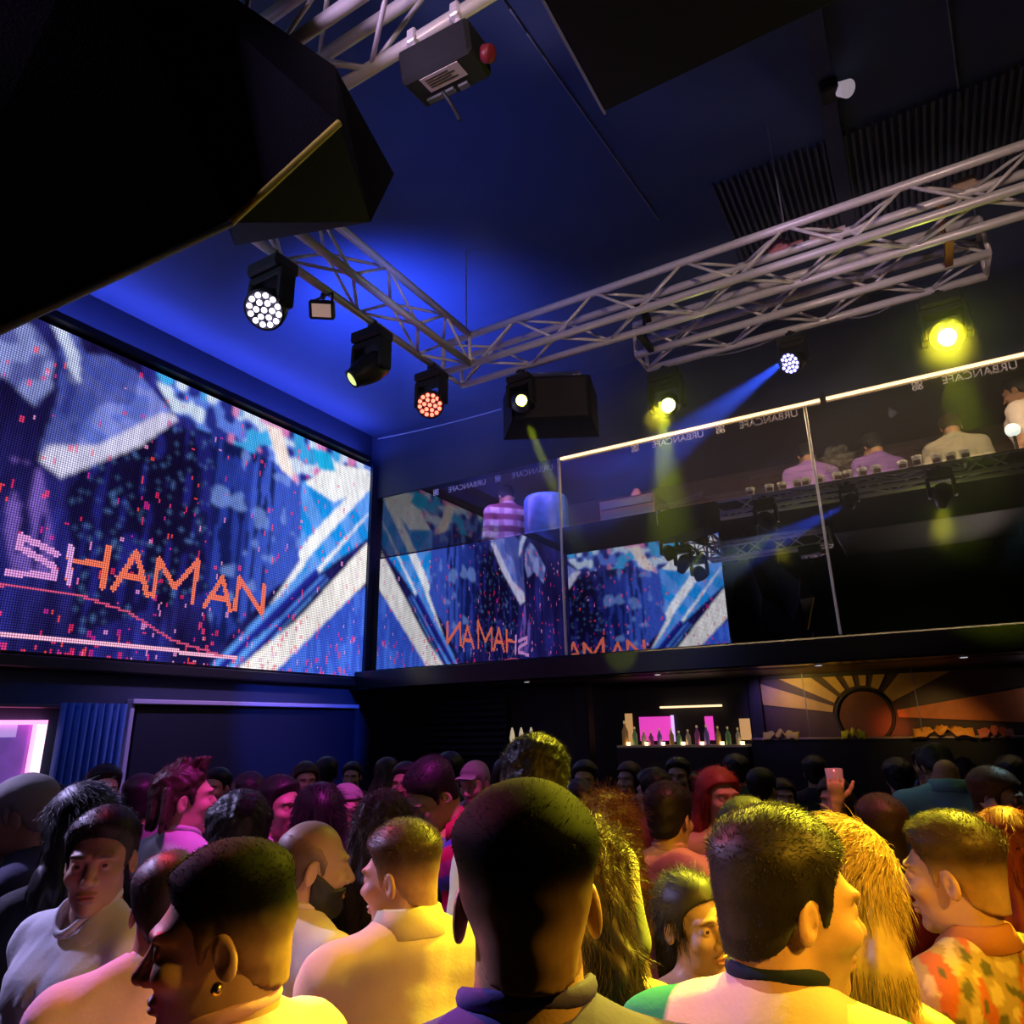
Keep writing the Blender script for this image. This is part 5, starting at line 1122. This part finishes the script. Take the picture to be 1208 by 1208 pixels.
# earring of the nearest man
r_, s_, Rh, hc_ = P['profL']
for sx in (-1,):
    e = hc_+Rh @ np.array((sx*.086, -.004, -.036)); MB().sphere(tuple(e), .0085, 14, 10).build('earring', mat('gold', (.9, .65, .15), .2, 1., emit=(1, .8, .1), es=.0), r_, True)
BG = [
(-4.188, 4.558, 1.621, 212.6, 0, 'man near the slatted panel with a dark shirt, facing the camera'),
(-3.707, 4.437, 1.66, -20.1, 1, 'woman in the back near the slatted panel, turned right'),
(-2.824, 3.539, 1.674, 198.6, 0, 'violet-lit man behind the bowed head, facing the camera'),
(-2.461, 4.128, 1.675, -129.2, 1, 'pink-lit woman between the cap and the tall man'),
(-1.966, 4.254, 1.655, 194.8, 0, 'dim man facing the camera right of the tall man'),
(-1.665, 3.517, 1.598, 45.3, 2, 'man with a curly dark head just right of the tall man'),
(-1.945, 4.944, 1.614, 171.5, 1, 'woman facing left in front of the pink bar panel'),
(-1.421, 3.96, 1.631, 79.7, 2, 'curly dark head in front of the pink bar panel'),
(-1.506, 4.699, 1.658, 187.8, 0, 'man in front of the bar bottles'),
(-0.931, 4.445, 1.609, -18.2, 0, 'dark head in front of the right end of the bar display'),
(-0.915, 4.947, 1.518, -159.5, 1, 'woman between two drinks at the right of the bar display'),
(-1.318, 5.46, 1.651, 23.6, 2, 'curly head farthest back before the bar'),
(-0.784, 5.488, 1.638, 8.1, 0, 'man standing below the left wire'),
(-0.265, 5.262, 1.632, 12.9, 2, 'curly-haired man below the orange cloth'),
(-0.115, 5.865, 1.679, 171.1, 0, 'tall man in the back below the red cloth'),
(0.121, 6.31, 1.589, -21.1, 1, 'woman in the back at the right end of the shelf'),
(0.358, 5.604, 1.634, -3.7, 2, 'dark-haired person in the back at the right edge'),
(-3.978, 3.101, 1.654, 202.1, 0, 'man in the dark doorway right of the dreadlocked man'),
(-3.503, 2.948, 1.643, 69.9, 2, 'curly head in the doorway behind the laughing man'),
(-3.661, 3.54, 1.671, -124.0, 1, 'woman in the doorway behind the black-haired woman'),
(-3.905, 3.979, 1.684, 44.5, 0, 'man far back in the doorway'),
(-4.293, 2.289, 1.607, 91.9, 2, 'curly head in front of the pink window'),
(-3.29, 2.148, 1.684, 66.9, 0, 'dark head in front of the curtain'),
(-2.97, 4.203, 1.71, 45.2, 2, 'curly head beneath the pendant lamps'),
(-2.329, 4.614, 1.589, 26.8, 1, 'woman behind the tall man'),
(-1.728, 5.762, 1.5, 16.7, 0, 'dark head behind the woman with red-lit hair'),
(-0.517, 4.152, 1.587, 167.1, 1, 'woman just left of the raised arm')]
VAR = [dict(hair='short', hc='black', skin='tan', sex='m', col=(.03, .03, .04)), dict(hair='long', hc='brown', skin='light', sex='f', col=(.10, .02, .05)), dict(hair='curly', hc='black', skin='light', sex='m', col=(.05, .05, .09))]
BGC = [(.03,.03,.04), (.16,.03,.08), (.05,.06,.14), (.10,.09,.08), (.20,.18,.20), (.04,.10,.12)]
proto = {}
def bgcloth(i):
    return mat('crowd_cloth_%d' % i, BGC[i], .8, noise=.15, nscale=14, bump=.3, bscale=60, spec=.25)
for i, (x, y, zt, yaw, v, lab) in enumerate(BG):
    if v not in proto:
        proto[v] = person('person', lab, x, y, zt, yaw, lod=0, seed=60+v, group='people at the back of the crowd', shirt='tee', eyes=False, **VAR[v]); r = proto[v][0]; hc0 = proto[v][3]; base = zt/proto[v][1]
        proto[v] = (r, hc0, base)
    else:
        r0, hc0, base = proto[v]; r = copy_tree(r0); s = zt/base; r.scale = (s, s, s); r.rotation_euler = (0, 0, rad(yaw)); hw = rotm('Z', rad(yaw)) @ hc0*s; r.location = (x-hw[0], y-hw[1], 0); r['label'] = lab
        for ch in r.children:
            if ch.name.startswith('shirt'): ch.material_slots[0].link = 'OBJECT'; ch.material_slots[0].material = bgcloth(i % 6)
person('person', 'man in a plaid shirt on the balcony seen from behind', -4.177, 7.1, 4.774, 50.471, 0, 22, 0, 1.0, seed=40, zbase=2.74, eyes=False, hair='short', hc='black', shirt='long', col=(0.5, 0.3, 0.4), paint=PAINT_plaid, lod=1, wide=1.08)
person('person', 'man in a lilac shirt left of the three on the balcony, behind the post', -0.685, 7.1, 4.533, 19.512, 0, 22, 0, 1.0, seed=41, zbase=2.74, eyes=False, hair='short', hc='black', shirt='tee', col=(0.32, 0.18, 0.62), lod=1)
person('person', 'man in a violet shirt in the middle of the balcony, smoke beside him', -0.097, 7.1, 4.504, 30.784, 0, 22, 0, 1.0, seed=42, zbase=2.74, eyes=False, hair='curly', hc='black', shirt='tee', col=(0.24, 0.14, 0.5), lod=1)
person('person', 'man in a pale speckled shirt on the balcony in the yellow-green beam', 0.557, 7.1, 4.542, 1.513, 0, 22, 0, 1.0, seed=43, zbase=2.74, eyes=False, hair='short', hc='brown', shirt='tee', col=(0.4, 0.38, 0.32), lod=1)
person('person', 'man in a white shirt at the right edge of the balcony, leaning left', 1.107, 7.1, 4.775, 61.139, 0, 10, 0, 1.0, seed=44, zbase=2.74, eyes=False, hair='short', hc='black', shirt='tee', col=(0.75, 0.7, 0.72), lod=1)
# drinks
def drink(label, loc, c, h=.15, e=0.):
    t = thing('drinking_glass', label, 'glass', loc, 0, 'drinks held in the crowd'); m = mat('drink_%d' % int(c[0]*100+c[2]*1000), c, .12, emit=c if e else None, es=e)
    MB().lathe([(.001, 0), (.028, 0), (.034, h), (.031, h), (.026, .008), (.001, .008)], 18).build('glass', mat('clear_glass', (.55, .5, .6), .08, spec=.8), t, True)
    MB().lathe([(.001, .009), (.0262, .009), (.0295, h*.68), (.001, h*.68)], 18).build('liquid', m, t, True); return t
def grip_pos(key, side):
    r, s, R, hc = P[key]; A = {'up': ARMS_up, 'drink': ARMS_drink}[side[0]][side[1]]; w = np.array(A[1]); d = w-np.array(A[0]); d /= np.linalg.norm(d); p = w+d*.085+np.array(A[3])/np.linalg.norm(A[3])*.045
    a = r.rotation_euler.z; return np.array(r.location)+rotm('Z', a) @ p*s
g = grip_pos('armup', ('up', 'L')); drink('tall violet drink held up in the raised hand', (g[0], g[1], g[2]-.06), (.45, .10, .50), .12)
g = grip_pos('armup', ('up', 'R')); drink('small drink held low by the person with the raised arm', (g[0], g[1], g[2]-.05), (.55, .25, .05), .13)
# thin stage haze in the air above the balcony edge, thinning out downwards
def haze_mat(name, dens, z0=None, z1=None, noise=0.):
    m = bpy.data.materials.new(name); t, N, L = nt(m); o = N.new('ShaderNodeOutputMaterial'); v = N.new('ShaderNodeVolumeScatter'); v.inputs['Density'].default_value = dens; L.new(v.outputs[0], o.inputs['Volume'])
    tc = N.new('ShaderNodeTexCoord')
    if z0 is not None:
        s = N.new('ShaderNodeSeparateXYZ'); L.new(tc.outputs['Object'], s.inputs[0]); r = N.new('ShaderNodeMapRange'); r.interpolation_type = 'SMOOTHSTEP'
        for k, q in enumerate((z0, z1, 0, dens)): r.inputs[k+1].default_value = q
        L.new(s.outputs[2], r.inputs[0]); L.new(r.outputs[0], v.inputs['Density'])
    if noise:
        n = N.new('ShaderNodeTexNoise'); n.inputs['Scale'].default_value = noise; n.inputs['Detail'].default_value = 5; L.new(tc.outputs['Object'], n.inputs[0]); r = N.new('ShaderNodeMapRange')
        for k, q in enumerate((.48, .66, 0, dens)): r.inputs[k+1].default_value = q
        L.new(n.outputs[0], r.inputs[0]); L.new(r.outputs[0], v.inputs['Density'])
    return m
tag(MB().box((-3.4, 4.05, 2.85), (2.2, 6.07, 4.98)).build('haze', haze_mat('stage_haze', .10, 3.0, 3.9)), 'thin stage haze in the light beams before the balcony', 'haze', kind='stuff')
o = MB().sphere((0, 0, 0), 1, 20, 12).build('smoke', haze_mat('smoke_puff', 9., None, None, 3.2), None, True); o.location = (-.40, 6.98, 4.26); o.scale = (.15, .09, .16)
tag(o, 'pale puff of smoke between the two men in violet shirts on the balcony', 'smoke', kind='stuff')
